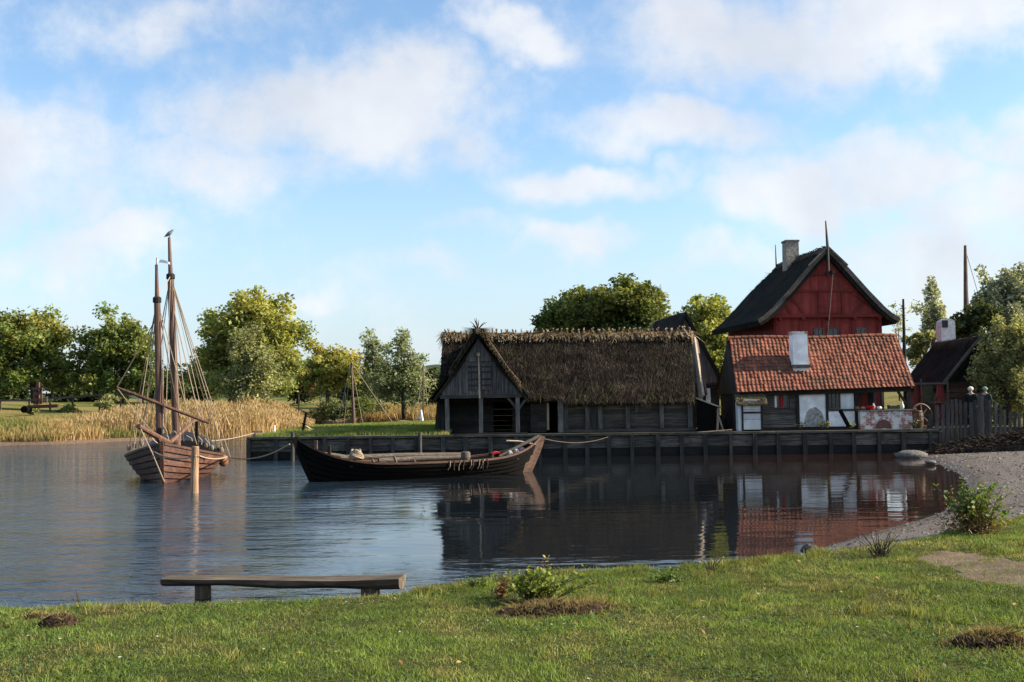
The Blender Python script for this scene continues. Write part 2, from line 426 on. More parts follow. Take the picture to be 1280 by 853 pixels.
def dirt_mask(x, y):
    n = fbm(x * 1.6, y * 1.6, 21, 4) - .5
    c = gz(1275, 712, .45)
    q = ((x - c[0]) / .55) ** 2 + ((y - c[1]) / 1.7) ** 2
    return q + 3.4 * n < .95
xs = np.concatenate([np.arange(-40, -14, 1.0), np.arange(-14, 12, .12), np.arange(12, 46, .5)])
ys = np.concatenate([np.arange(-6, 4, 1.0), np.arange(4, 22, .12), np.arange(22, 61, .4)])
GX, GY = np.meshgrid(xs, ys, indexing='ij'); GZ = near_z(GX, GY)
G = np.stack([GX, GY, GZ], -1)
n_, m_ = GX.shape
ii, jj = np.meshgrid(np.arange(n_ - 1), np.arange(m_ - 1), indexing='ij'); a_ = (ii * m_ + jj).ravel()
FQ = np.stack([a_, a_ + m_, a_ + m_ + 1, a_ + 1], 1)
cx = (GX[:-1, :-1] + GX[1:, 1:]).ravel() / 2; cy = (GY[:-1, :-1] + GY[1:, 1:]).ravel() / 2
isl = lawn_d(cx, cy) + .35 * (fbm(cx * 1.7, cy * 1.7, 33) - .5) > 0
isd = dirt_mask(cx, cy) & isl & (cx > 4)

def lawn_mat():
    m, nt, b = mk('lawn_soil', 1, .05); g = NT(nt); p = g.geo()
    n1 = g.noise(p, 2.2, 6, .6); n2 = g.noise(p, 38, 4, .7)
    col = g.mix(g.ramp(n1, .35, .65), (.05, .075, .018), (.105, .10, .038)); col = g.mix(g.ramp(n2, .35, .7), (.03, .04, .012), col)
    g.v(b.inputs['Base Color'], col); g.bump(b, n2, .03); return m
def gravel_mat():
    m, nt, b = mk('gravel', .95, .2); g = NT(nt); p = g.geo()
    n1 = g.noise(p, .7, 5, .6); n2 = g.noise(p, 26, 5, .75); n3 = g.noise(p, 7, 4, .7)
    v = g.n('ShaderNodeTexVoronoi'); g.v(v.inputs['Vector'], p); v.inputs['Scale'].default_value = 21
    col = g.mix(g.ramp(n2, .3, .7), (.064, .055, .047), (.20, .177, .158)); col = g.mix(g.ramp(n1, .4, .65, 0, .6), col, (.12, .10, .085))
    col = g.mix(g.ramp(n3, .5, .75, 0, .5), col, (.055, .05, .045))
    s = g.n('ShaderNodeSeparateXYZ'); g.v(s.inputs[0], p)
    col = g.mix(g.ramp(s.outputs[2], .12, .0, 0, .75), col, (.045, .038, .033))      # wet strip at the water
    g.v(b.inputs['Base Color'], col); g.v(b.inputs['Roughness'], g.ramp(s.outputs[2], .0, .07, .4, .95))
    h = g.math('ADD', g.math('MULTIPLY', v.outputs[0], -.6), n2); g.bump(b, h, .035); return m
def dirt_mat():
    m, nt, b = mk('bare_dirt', 1, .1); g = NT(nt); p = g.geo()
    n1 = g.noise(p, 3, 6, .65); n2 = g.noise(p, 30, 5, .7)
    col = g.mix(g.ramp(n1, .3, .7), (.10, .075, .052), (.20, .15, .11)); col = g.mix(g.ramp(n2, .5, .8, 0, .6), col, (.09, .065, .05))
    g.v(b.inputs['Base Color'], col); g.bump(b, n2, .03); return m
def sub(name, mask, mat):
    f = FQ[mask]; u, inv = np.unique(f.ravel(), return_inverse=True)
    mb = MB(); mb.arr(G.reshape(-1, 3)[u], inv.reshape(-1, 4), 1.0, .5)
    return struct(mb.build(name, mat, smooth=True, origin=(0, 0, 0)))
sub('lawn', isl & ~isd, lawn_mat()); sub('gravel_beach', ~isl, gravel_mat()); sub('dirt_patch', isd, dirt_mat())

# water ------------------------------------------------------------
def water_mat():
    m, nt, b = mk('water', .03, .5); g = NT(nt); p = g.geo()
    b.inputs['IOR'].default_value = 1.32
    s = g.n('ShaderNodeSeparateXYZ'); g.v(s.inputs[0], p)
    n = g.noise(p, .12, 3, .5)
    col = g.mix(g.ramp(n, .35, .65), (.012, .026, .042), (.015, .029, .042))
    col = g.mix(g.ramp(s.outputs[0], -8, 0, 0, .85), col, (.006, .0065, .007)); col = g.mix(g.ramp(s.outputs[0], 4.0, 10.5, 0, .8), col, (.026, .013, .008))     # dark house reflections put into base colour; shallow, peaty corner by the beach
    g.v(b.inputs['Base Color'], col)
    w1 = g.noise(g.geo((.9, 1.25, 1)), 4.2, 3, .55); w2 = g.noise(g.geo((.6, 1.5, 1)), 1.5, 3, .5); w3 = g.noise(g.geo((.75, 1.5, 1)), 15.0, 3, .55); w4 = g.noise(g.geo((.5, 1.4, 1)), .8, 2, .5)
    wob = g.math('MULTIPLY', g.math('SUBTRACT', g.noise(p, .1, 4, .6), .5), 16)
    rx = g.ramp(g.math('ADD', s.outputs[0], wob), -7.5, -1.0, 1.0, 0.0)                 # the breeze reaches only the open water
    ry = g.math('MULTIPLY', g.ramp(g.math('ADD', s.outputs[1], g.math('MULTIPLY', wob, .4)), 18.5, 12.5, 0.0, .4), g.ramp(s.outputs[0], 4.5, .5, .12, 1))
    gust = g.ramp(g.noise(g.geo((.5, 1.6, 1)), .22, 4, .6), .3, .7, .6, 1.2)
    br = g.math('MULTIPLY', g.math('MAXIMUM', rx, ry), gust)
    br = g.math('MAXIMUM', br, .028)
    h = g.math('ADD', g.math('MULTIPLY', w1, .034), g.math('ADD', g.math('MULTIPLY', w2, .10), g.math('MULTIPLY', w3, .010)))
    h = g.math('ADD', g.math('MULTIPLY', h, br), g.math('MULTIPLY', w4, .0085))
    g.v(b.inputs['IOR'], g.ramp(br, .05, .8, 1.29, 1.2))
    g.v(b.inputs['Roughness'], g.ramp(br, .05, .9, .002, .05))
    g.bump(b, h, 1.0); return m
mb = MB(); mb.grid(np.stack(np.meshgrid(np.linspace(-220, 60, 30), np.linspace(9, 130, 20), indexing='ij') + [np.zeros((30, 20))], -1), 1, .5, flip=True)
WM = water_mat()
struct(mb.build('water', WM, origin=(0, 0, 0)))

# far bank and fields ----------------------------------------------
BANK = [(-320, 30), (-60, 62)] + [tuple(gz(a, b, 0))[:2] for a, b in [(-40, 559), (0, 557), (70, 556), (150, 552), (220, 549), (300, 546), (380, 541), (430, 533)]] + [(2, 110), (9, 98), (11, 72), (12, 55)]
def bank_d(x, y): return -sdist(x, y, BANK)
def far_z(x, y):
    d = bank_d(x, y); x = np.asarray(x, float); y = np.asarray(y, float)
    up = np.clip(d, 0, 4) * .22 + np.clip(d - 4, 0, 40) * .052 + np.clip(d - 44, 0, 300) * .004
    return np.where(d > 0, .02 + up + .25 * (fbm(x * .12, y * .12, 41) - .5) * np.clip(d / 8, 0, 1), -.05 + .25 * np.maximum(d, -3))
def far_mat():
    m, nt, b = mk('meadow', 1, .05); g = NT(nt); p = g.geo()
    n1 = g.noise(p, .16, 6, .65); n2 = g.noise(p, 3, 5, .7); s = g.n('ShaderNodeSeparateXYZ'); g.v(s.inputs[0], p)
    col = g.mix(g.ramp(n1, .38, .62), (.075, .105, .025), (.21, .165, .06)); col = g.mix(g.ramp(n2, .45, .75, 0, .5), col, (.04, .055, .018))
    col = g.mix(g.ramp(g.math('ADD', s.outputs[2], g.math('MULTIPLY', n2, .3)), .75, .5), col, (.15, .105, .075))
    g.v(b.inputs['Base Color'], col); g.bump(b, n2, .15); return m
fx = np.concatenate([-np.geomspace(1600, 62, 40), np.arange(-60, 20, 1.0), np.geomspace(20.5, 1600, 40)])
fy = np.concatenate([np.arange(28, 125, 1.0), np.geomspace(126, 2600, 36)])
FX, FY = np.meshgrid(fx, fy, indexing='ij')
FZ = far_z(FX, FY)
FZ = np.where((FX > -9) & (FY < 71), -1.0, FZ)
mb = MB(); mb.grid(np.stack([FX, FY, FZ], -1), 1, .5, flip=True)
struct(mb.build('meadow', far_mat(), smooth=True, origin=(0, 0, 0)))
def hill_mat():
    m, nt, b = mk('hill_forest', 1, .05); g = NT(nt); p = g.geo()
    n1 = g.noise(p, .05, 6, .7)
    g.v(b.inputs['Base Color'], g.mix(g.ramp(n1, .35, .65), (.03, .05, .03), (.07, .09, .045))); g.bump(b, n1, 6); return m
hx = np.linspace(-900, 900, 220); hy = np.linspace(0, 1, 8)
hgt = 4 + 40 * np.exp(-((hx + 40) / 210) ** 2) + 12 * fbm(hx / 60, hx * 0, 3) + 7 * fbm(hx / 9, hx * 0, 4, 3)
HG = np.array([[(hx[i], 1250 + 300 * v + 30 * math.sin(hx[i] / 150), 2 + hgt[i] * math.sin(math.pi * min(1, v * .5 + .0)) ** .5 if v > 0 else 0) for v in hy] for i in range(220)])
mb = MB(); mb.grid(HG, 1, .5, flip=True); struct(mb.build('hill', hill_mat(), smooth=True))

# the ground behind the quay (grass headland and yard) ---------------
QY = 45.0; QZ = .95
QP = [(-10.75, 45.0), (17.35, 45.0), (17.35, 47.6), (70, 47.6), (70, 73), (-2.5, 73), (-6.0, 66), (-8.6, 60), (-11.0, 51.5)]
def yard_mat():
    m, nt, b = mk('yard_grass', 1, .05); g = NT(nt); p = g.geo(); s = g.n('ShaderNodeSeparateXYZ'); g.v(s.inputs[0], p)
    n1 = g.noise(p, .8, 6, .65); n2 = g.noise(p, 9, 5, .7)
    col = g.mix(g.ramp(n1, .35, .62), (.06, .095, .022), (.12, .125, .038)); col = g.mix(g.ramp(n2, .4, .75, 0, .6), col, (.045, .05, .02))
    col = g.mix(g.ramp(g.math('ADD', s.outputs[0], g.math('MULTIPLY', n1, 5)), .5, 3, 0, .7), col, (.075, .065, .05))
    g.v(b.inputs['Base Color'], col); g.bump(b, n2, .08); return m
YM = yard_mat()
mb = MB()
mb.c.append((np.array([(x, y + .02, QZ - .02) for x, y in QP]), np.array([list(range(len(QP)))]), np.array([1.]), np.array([.5]))); mb.n = len(QP)
for i in range(len(QP)):
    (x0, y0), (x1, y1) = QP[i], QP[(i + 1) % len(QP)]
    mb.polys([[(x1, y1 + .02, QZ - .02), (x0, y0 + .02, QZ - .02), (x0, y0 + .02, -1), (x1, y1 + .02, -1)]], 1, .5)
struct(mb.build('headland', YM, origin=(0, 0, 0)))
# uneven turf on top, highest along the middle of the headland
tx = np.linspace(-10.7, -2.6, 60); ty = np.linspace(0, 1, 30)
TG = []
for X in tx:
    back = np.interp(X, [-11.0, -8.6, -6.0, -2.5], [51.5, 60, 66, 72.5]); row = []
    for v in ty:
        Y = 45.15 + (back - 45.3) * v
        row.append((X, Y, QZ + .01 + .22 * math.sin(math.pi * min(1, v * 1.0)) ** .7 * min(1, (X + 10.7) / 1.2) + .05 * (float(fbm(X * .8, Y * .8, 8)) - .5)))
    TG.append(row)
mb = MB(); mb.grid(np.array(TG), 1, .5, flip=True); struct(mb.build('headland_turf', YM, smooth=True))

# ------------------------------------------------------------------ blades: lawn, reeds, meadow tufts
def blades(P, hgt, wid, lean, tint, hue, seg2=True):
    n = len(P); th = rng.uniform(0, 2 * np.pi, n); la = rng.uniform(0, 2 * np.pi, n); ll = np.abs(rng.normal(0, lean, n)) * hgt
    w = np.stack([np.cos(th), np.sin(th), np.zeros(n)], 1) * (wid / 2)[:, None]
    d = np.stack([np.cos(la) * ll, np.sin(la) * ll, hgt], 1)
    m = P + d * .55 * np.array([.6, .6, 1]); t = P + d
    T = np.stack([P - w, P + w, m + w * .8, t, m - w * .8], 1)
    return T, tint, hue
N = 960000
bx = rng.uniform(-11, 15, N); by = 5.2 + (rng.uniform(0, 1, N) ** 1.25) * 15.5
dl = lawn_d(bx, by) + .35 * (fbm(bx * 1.7, by * 1.7, 33) - .5)
ok = (dl > -.05) & ~(dirt_mask(bx, by) & (bx > 4) & (rng.uniform(0, 1, N) < .78))
bx, by, dl = bx[ok], by[ok], dl[ok]; bz = near_z(bx, by)
px, py, dep = proj(np.stack([bx, by, bz], 1)); ok = (px > -330) & (px < 1700) & (py < 960)
bx, by, bz, dl = bx[ok], by[ok], bz[ok], dl[ok]; n = len(bx)
patch = fbm(bx * .8, by * .8, 51, 4); fine = fbm(bx * 4.5, by * 4.5, 61, 3); dry = fbm(bx * 1.9 + 7, by * 1.1, 71, 4)
bare = (dry > .62) & (rng.uniform(0, 1, n) < .6)
hg = (.013 + .026 * rng.uniform(0, 1, n) ** 1.6) * (.6 + 1.1 * fine) * np.where(dl < .3, 1.25, 1) * np.where(bare, .5, 1)
hue = np.clip((dry - .45) * 2.4 + rng.normal(0, .2, n), 0, 1)
tint = (.55 + .8 * patch) * (.6 + .75 * fine) * rng.uniform(.7, 1.35, n)
T, t_, h_ = blades(np.stack([bx, by, bz - .004], 1), hg, rng.uniform(.0035, .0075, n), .85, tint, hue)
GRASSM = leafmat('grass_blades', (.165, .235, .05), (.33, .29, .11), .36)
mb = MB(); mb.polys(T, t_, h_); tag(mb.build('grass', GRASSM, origin=(0, 0, 0)), 'short green lawn grass with dry patches in the foreground', 'grass', kind='stuff')
# broad low clover leaves in patches
N = 60000
bx = rng.uniform(-9, 11.5, N); by = 5.5 + (rng.uniform(0, 1, N) ** 1.2) * 13
ok = (lawn_d(bx, by) > .1) & (fbm(bx * 1.3, by * 1.3, 81, 4) > .56) & ~(dirt_mask(bx, by) & (bx > 4)); bx, by = bx[ok], by[ok]; n = len(bx)
bz = near_z(bx, by) + rng.uniform(.01, .05, n); s = rng.uniform(.008, .018, n); th = rng.uniform(0, 6.28, n)
c, q = np.cos(th) * s, np.sin(th) * s; tz = rng.normal(0, .4, n) * s
P = np.stack([np.stack([bx + c, by + q, bz + tz], 1), np.stack([bx - q, by + c, bz], 1), np.stack([bx - c, by - q, bz - tz], 1), np.stack([bx + q, by - c, bz], 1)], 1)
mb = MB(); mb.polys(P, rng.uniform(.6, 1.3, n), rng.uniform(0, .3, n))
tag(mb.build('clover', leafmat('clover_leaf', (.06, .12, .025), (.12, .15, .04), .3), origin=(0, 0, 0)), 'low broad clover leaves spread through the lawn', 'clover', kind='stuff')
# white daisies
mb = MB()
for a, b in [(17, 773), (35, 795), (75, 799), (60, 804), (197, 796), (433, 753), (452, 755), (690, 781), (705, 780), (788, 778), (640, 801), (570, 797), (736, 849), (1072, 784), (420, 815), (500, 790), (330, 812), (150, 822), (880, 772), (610, 776)]:
    p = gz(a, b, .5); p = gz(a, b, float(near_z(np.array([p.x]), np.array([p.y]))[0]) + .022)
    r = random.uniform(.008, .013)
    for k in range(7):
        t = 2 * math.pi * k / 7; mb.polys([[(p.x, p.y, p.z), (p.x + r * math.cos(t - .3), p.y + r * math.sin(t - .3), p.z + .004), (p.x + r * 1.3 * math.cos(t), p.y + r * 1.3 * math.sin(t), p.z + .006), (p.x + r * math.cos(t + .3), p.y + r * math.sin(t + .3), p.z + .004)]], 1, 1)
tag(mb.build('daisies', plain('petal', (.75, .73, .68)), origin=(0, 0, 0)), 'scattered tiny white daisies in the lawn', 'flowers', kind='stuff')

def tufts(name, label, cat, X, Y, Z, hlo, hhi, w, lean, mat, tl, huef, plume=0):
    n = len(X); hg = rng.uniform(hlo, hhi, n)
    P = np.stack([X, Y, Z], 1); T, t_, h_ = blades(P, hg, np.full(n, w), lean, tl, huef)
    mb = MB(); mb.polys(T, t_, h_)
    if plume:
        tip = T[:, 3]; k = rng.uniform(0, 1, n) < plume; tip = tip[k]; m = len(tip); th = rng.uniform(0, 6.28, m)
        a = np.stack([np.cos(th), np.sin(th), 0 * th], 1) * .035; u = np.array([0, 0, 1]) * rng.uniform(.15, .3, m)[:, None] + a * rng.uniform(.5, 2.5, m)[:, None]
        mb.polys(np.stack([tip - u * .5, tip + a, tip + u * .6, tip - a], 1), rng.uniform(.7, 1.1, m), rng.uniform(.6, 1, m))
    return tag(mb.build(name, mat, origin=(0, 0, 0)), label, cat, kind='stuff')
REEDM = leafmat('reed_blades', (.50, .355, .19), (.36, .27, .14), .3, .7)
def along_bank(pxlo, pxhi, n, dlo, dhi):
    """points on the far bank between two picture columns, d metres inland"""
    a = gz(pxlo, 551, 0); b = gz(pxhi, 545, 0)
    X = rng.uniform(min(a.x, b.x) - 3, max(a.x, b.x) + 5, n * 5); Y = rng.uniform(60, 112, n * 5)
    d = bank_d(X, Y); px, _, _ = proj(np.stack([X, Y, 0 * X + 1], 1))
    ok = (d > dlo) & (d < dhi) & (px > pxlo) & (px < pxhi); return X[ok][:n], Y[ok][:n], d[ok][:n]
X, Y, d = along_bank(70, 392, 52000, -.3, 5.5); px, _, _ = proj(np.stack([X, Y, 0 * X], 1)); ok = d > np.interp(px, [90, 215], [3.2, -.3]) + 1.2 * (fbm(X * .6, Y * .6, 12) - .5); X, Y, d = X[ok], Y[ok], d[ok]; n = len(X); v = fbm(X * .5, Y * .5, 91)
px, _, _ = proj(np.stack([X, Y, 0 * X], 1)); fall = np.clip(.3 + .7 * (px - 90) / 110, .3, 1) * np.clip((402 - px) / 70, .25, 1)
tufts('reed_bed', 'tall dry golden reeds along the far bank behind the two-masted ship', 'reeds', X, Y, np.maximum(far_z(X, Y), -.02) - .02, (.7 * (.6 + .8 * v) * fall), (1.72 * (.6 + .8 * v) * fall), .03, .2, REEDM, (.45 + 1.0 * v) * rng.uniform(.65, 1.4, n), np.clip(rng.uniform(-.2, .8, n) + (v - .45) * 1.5, 0, 1), .7)
X, Y, d = along_bank(-60, 240, 34000, .7, 9); n = len(X); v = fbm(X * .6, Y * .6, 95)
WEEDM = leafmat('bank_weeds', (.18, .20, .055), (.44, .31, .15), .3, .7)
lowk = np.interp(proj(np.stack([X, Y, 0 * X], 1))[0], [60, 170], [.62, 1.0])
tufts('bank_weeds', 'rough tan and green weeds on the far left bank below the wooden trestle', 'weeds', X, Y, far_z(X, Y) - .03, (.2 + .4 * v + .03 * np.minimum(d, 6)) * lowk, (.4 + .9 * v + .05 * np.minimum(d, 6)) * lowk, .045, .35, WEEDM, rng.uniform(.6, 1.3, n), np.clip((v - .35) * 3 + np.interp(proj(np.stack([X, Y, 0 * X], 1))[0], [0, 110], [-.55, .1]) + rng.normal(0, .2, n), 0, 1))
X, Y, d = along_bank(385, 560, 26000, .5, 14); n = len(X); v = fbm(X * .4, Y * .4, 97)
tufts('marsh_grass', 'tan and olive marsh grass on the bank behind the headland', 'grass', X, Y, far_z(X, Y) - .03, .3 + .6 * v, .7 + 1.5 * v, .05, .3, WEEDM, rng.uniform(.6, 1.3, n), np.clip((v - .2) * 2.5 + rng.normal(0, .25, n), 0, 1))
# rank grass on the headland and along the quay edge
N = 60000
X = rng.uniform(-10.7, -2.6, N); Y = rng.uniform(45.2, 66, N); back = np.interp(X, [-11.0, -8.6, -6.0, -2.5], [51.5, 60, 66, 72.5]); ok = Y < back - .1
X, Y = X[ok], Y[ok]; n = len(X)
v = fbm(X * .8, Y * .8, 99)
hv = np.clip((Y - 45.15) / (np.interp(X, [-11.0, -8.6, -6.0, -2.5], [51.5, 60, 66, 72.5]) - 45.3), 0, 1)
ZT = QZ + .22 * np.sin(np.pi * hv) ** .7 * np.clip((X + 10.7) / 1.2, 0, 1)
tufts('headland_grass', 'short grass on the headland left of the thatched house', 'grass', X, Y, ZT, .04, .16, .022, .5, GRASSM, (.6 + .7 * v) * rng.uniform(.7, 1.3, n), np.clip((v - .4) * 2, 0, 1))

# pebbles on the beach
N = 9000
X = rng.uniform(2, 19, N); Y = rng.uniform(13.5, 44, N); ok = (lawn_d(X, Y) < .15) & (sdist(X, Y, SHORE) > -.4); X, Y = X[ok], Y[ok]; n = len(X); Z = near_z(X, Y)
s = .012 + .05 * rng.uniform(0, 1, n) ** 5 + .0006 * Y
ico = np.array([(0, 0, 1), (.9, 0, .25), (.28, .85, .3), (-.72, .53, .2), (-.72, -.53, .3), (.28, -.85, .2)])
th = rng.uniform(0, 6.28, n); V = ico[None] * rng.uniform(.7, 1.3, (n, 6, 1)) * s[:, None, None]
V[:, :, 2] *= .6
V = np.stack([V[:, :, 0] * np.cos(th)[:, None] - V[:, :, 1] * np.sin(th)[:, None], V[:, :, 0] * np.sin(th)[:, None] + V[:, :, 1] * np.cos(th)[:, None], V[:, :, 2]], -1) + np.stack([X, Y, Z - s * .1], 1)[:, None]
F = np.array([(0, 1, 2), (0, 2, 3), (0, 3, 4), (0, 4, 5), (0, 5, 1)])
mb = MB(); mb.arr(V.reshape(-1, 3), (np.arange(n)[:, None, None] * 6 + F[None]).reshape(-1, 3), np.repeat(rng.uniform(.35, 1.5, n), 5), .5)
tag(mb.build('pebbles', MT['stone'], origin=(0, 0, 0)), 'small grey pebbles strewn over the beach', 'pebbles', kind='stuff')
# ------------------------------------------------------------------ trees and bushes
LEAF = {
 'oak': leafmat('oak_leaf', (.125, .18, .05), (.36, .31, .08), .4),
 'maple': leafmat('maple_leaf', (.215, .265, .085), (.48, .42, .10), .44),
 'dark': leafmat('dark_leaf', (.045, .066, .022), (.095, .11, .032), .3),
 'mid': leafmat('mid_leaf', (.085, .125, .034), (.23, .23, .06), .4),
 'willow': leafmat('willow_leaf', (.19, .215, .095), (.34, .34, .15), .34),
 'silver': leafmat('silver_leaf', (.25, .275, .18), (.44, .45, .31), .36),
 'olive': leafmat('olive_leaf', (.19, .205, .085), (.36, .35, .165), .38),
 'birch': leafmat('birch_leaf', (.18, .215, .11), (.30, .33, .18), .38),
 'red': leafmat('red_leaf', (.17, .06, .03), (.28, .09, .04), .3),
}
def leaf_quads(C, sz, up=.35, asp=.62):
    n = len(C)
    nrm = rng.normal(0, 1, (n, 3)); nrm[:, 2] = np.abs(nrm[:, 2]) + up; nrm /= np.linalg.norm(nrm, axis=1)[:, None]
    a = np.cross(nrm, rng.normal(0, 1, (n, 3))); a /= np.linalg.norm(a, axis=1)[:, None]; b = np.cross(nrm, a)
    s = (sz * rng.uniform(.6, 1.3, n))[:, None]
    return np.stack([C - a * s, C - b * s * asp + nrm * s * .12, C + a * s, C + b * s * asp + nrm * s * .12], 1)
def tree(name, label, cat, ells, Y, base, leaf, nleaf=14000, size=.16, clump=.2, nclump=60, dz=1.0, trunk=.28, hue=.35, hue_top=.0, group=None, seed=0, bend=0., shell=.5, gz_=None, spray=0., nlimb=12):
    """ells: crown ellipses (cx, cy, rx, ry) as they sit in the photograph, placed at depth Y; base: trunk foot"""
    r = np.random.default_rng(seed + 100)
    foot = at(base[0], base[1], Y)
    if gz_ is not None: foot.z = gz_
    t = thing(name, label, cat, foot, 0, group)
    cl = []; wts = np.array([e[2] * e[3] for e in ells], float); wts /= wts.sum()
    for e, w in zip(ells, wts):
        c = at(e[0], e[1], Y); k = Y / FPX
        for _ in range(max(3, int(nclump * 1.8 * w))):
            d = r.normal(0, 1, 3); d /= np.linalg.norm(d); q = r.uniform(0, 1) ** shell
            q *= 1 + .32 * math.sin(5 * d[0] + seed) * math.sin(4 * d[2] + 2 * seed) * (1 + 0)
            cl.append((c.x + d[0] * q * e[2] * k * .98, c.y + d[1] * q * e[2] * k * .98 * dz, c.z + d[2] * q * e[3] * k * 1.0, clump * 1.05 * (e[2] + e[3]) / 2 * k * r.uniform(.5, 1.4)))
    cl = np.array(cl)
    per = np.maximum(4, (nleaf * cl[:, 3] ** 2 / (cl[:, 3] ** 2).sum()).astype(int))
    P = []; tn = []; hu = []
    zlo, zhi = cl[:, 2].min(), cl[:, 2].max()
    for (x, y, z, rad), k in zip(cl, per):
        g = r.normal(0, 1, (k, 3)); g /= np.linalg.norm(g, axis=1)[:, None]; g *= (r.uniform(0, 1, k) ** .7)[:, None] * 1.2
        g[:, 2] *= .75
        if spray: g[:, 2] *= 1 + spray; g[:, 0] *= .8
        P.append(np.array([x, y, z]) + g * rad * 1.25); ct = r.uniform(.72, 1.3); ch = hue + hue_top * (z - zlo) / (zhi - zlo + .01) + r.normal(0, .16)
        tn.append(ct * r.uniform(.7, 1.3, k)); hu.append(np.clip(ch + r.normal(0, .14, k), 0, 1))
    P = np.concatenate(P)
    mb = MB(); mb.polys(leaf_quads(P, size), np.concatenate(tn), np.concatenate(hu)); mb.build('crown', leaf, t)
    # tapered trunk and limbs reaching into the clumps
    mb = MB(); top = Vector(cl[np.argmax(cl[:, 2])][:3]); mid = Vector((cl[:, 0].mean(), cl[:, 1].mean(), cl[:, 2].mean()))
    spine = [foot - Vector((0, 0, .3)), foot.lerp(mid, .35) + Vector((bend, 0, 0)), foot.lerp(mid, .75), mid.lerp(top, .45), mid.lerp(top, .95)]
    mb.tube(spine, [trunk * 1.25, trunk, trunk * .75, trunk * .4, trunk * .1], 9, 1, .5)
    order = r.permutation(len(cl))[:nlimb]
    for i in order:
        c = Vector(cl[i][:3]); f = r.uniform(.35, .9); s = foot.lerp(mid, f) if f < .75 else mid.lerp(top, (f - .75) * 2)
        m = s.lerp(c, .5) + Vector((0, 0, .12 * (c - s).length)); mb.tube([s, m, c], [trunk * .42, trunk * .24, trunk * .06], 6, 1, .5, cap=False)
    mb.build('trunk', MT['bark'], t, smooth=True)
    return t
FG = 'trees across the water on the left'
tree('oak_tree', 'broad oak at the far left with yellowing leaves, behind the wooden trestle', 'tree', [(40, 428, 52, 40), (82, 462, 22, 26), (5, 455, 30, 30), (40, 465, 40, 22)], 97, (47, 500), LEAF['oak'], 17000, .19, .26, 95, hue=.0, hue_top=.3, group=FG, seed=1, trunk=.42)
tree('oak_tree', 'dark green round oak just left of the ship masts', 'tree', [(150, 430, 42, 40), (120, 455, 26, 34), (178, 455, 24, 36), (150, 475, 46, 20)], 97, (150, 500), LEAF['oak'], 17000, .19, .25, 90, hue=-.05, hue_top=.25, group=FG, seed=2, trunk=.4)
tree('maple_tree', 'large spreading maple with golden yellow leaves on its right, right of the ship masts', 'tree', [(312, 402, 52, 42), (285, 440, 42, 44), (345, 430, 36, 50), (310, 465, 62, 32), (262, 462, 22, 30)], 92, (312, 502), LEAF['maple'], 26000, .18, .22, 130, hue=-.08, hue_top=.5, group=FG, seed=3, trunk=.4)
tree('willow_tree', 'pale grey green willow in front of the yellowing maple', 'tree', [(308, 455, 34, 44), (328, 478, 32, 24), (290, 482, 30, 20)], 88.5, (312, 506), LEAF['willow'], 13000, .13, .26, 60, hue=.3, group=FG, seed=4, trunk=.2)
tree('maple_tree', 'small rust tinged tree between the big maple and the silvery birches', 'tree', [(410, 455, 32, 27), (425, 470, 24, 26), (392, 472, 18, 22)], 108, (410, 500), LEAF['maple'], 9000, .18, .26, 45, hue=.25, hue_top=.3, group=FG, seed=5, trunk=.2)
tree('birch_tree', 'thin silvery birch with gaps in its crown, left of a fuller birch', 'tree', [(468, 432, 20, 20), (462, 470, 26, 34), (475, 455, 14, 30)], 110, (466, 520), LEAF['birch'], 5000, .15, .24, 42, hue=.35, group=FG, seed=6, trunk=.14, shell=.7)
tree('birch_tree', 'fuller silvery birch with a pointed top nearest the thatched house', 'tree', [(503, 432, 14, 32), (506, 462, 26, 36), (490, 485, 36, 24), (518, 470, 14, 36)], 106, (505, 520), LEAF['birch'], 9500, .15, .26, 62, hue=.3, group=FG, seed=7, trunk=.18)
tree('berry_shrub', 'small red leaved shrub under the big maple', 'shrub', [(388, 480, 9, 9), (380, 484, 7, 7)], 112, (387, 492), LEAF['red'], 900, .12, .4, 10, seed=8, trunk=.06, nlimb=4)
# dense hedge of low trees behind the meadow
HG_ = 'low dark trees in the hedge across the meadow'
for i, (cx_, cy_, rx, ry, lab) in enumerate([
        (8, 482, 30, 18, 'low dark hedge tree at the far left edge under the oak'), (78, 482, 34, 20, 'low dark hedge tree between the two oaks'),
        (128, 484, 30, 18, 'low dark hedge tree under the round dark oak'), (205, 484, 30, 20, 'low dark hedge tree right behind the ship masts'),
        (245, 476, 28, 24, 'low dark hedge tree left of the big maple'), (372, 478, 26, 20, 'low dark hedge tree right of the big maple'),
        (440, 482, 26, 18, 'low dark hedge tree behind the rust tinged tree'), (545, 485, 26, 26, 'dark hedge tree just left of the thatched house'), (100, 490, 22, 10, 'lowest dark hedge bush behind the rail fence')]):
    tree('hedge_tree', lab, 'tree', [(cx_, cy_, rx, ry), (cx_ + rx * .5, cy_ + 4, rx * .7, ry * .7)], 124 + i % 3 * 3, (cx_, 502), LEAF['dark'], 4200, .22, .36, 34, hue=.3, group=HG_, seed=20 + i, trunk=.2, nlimb=5)
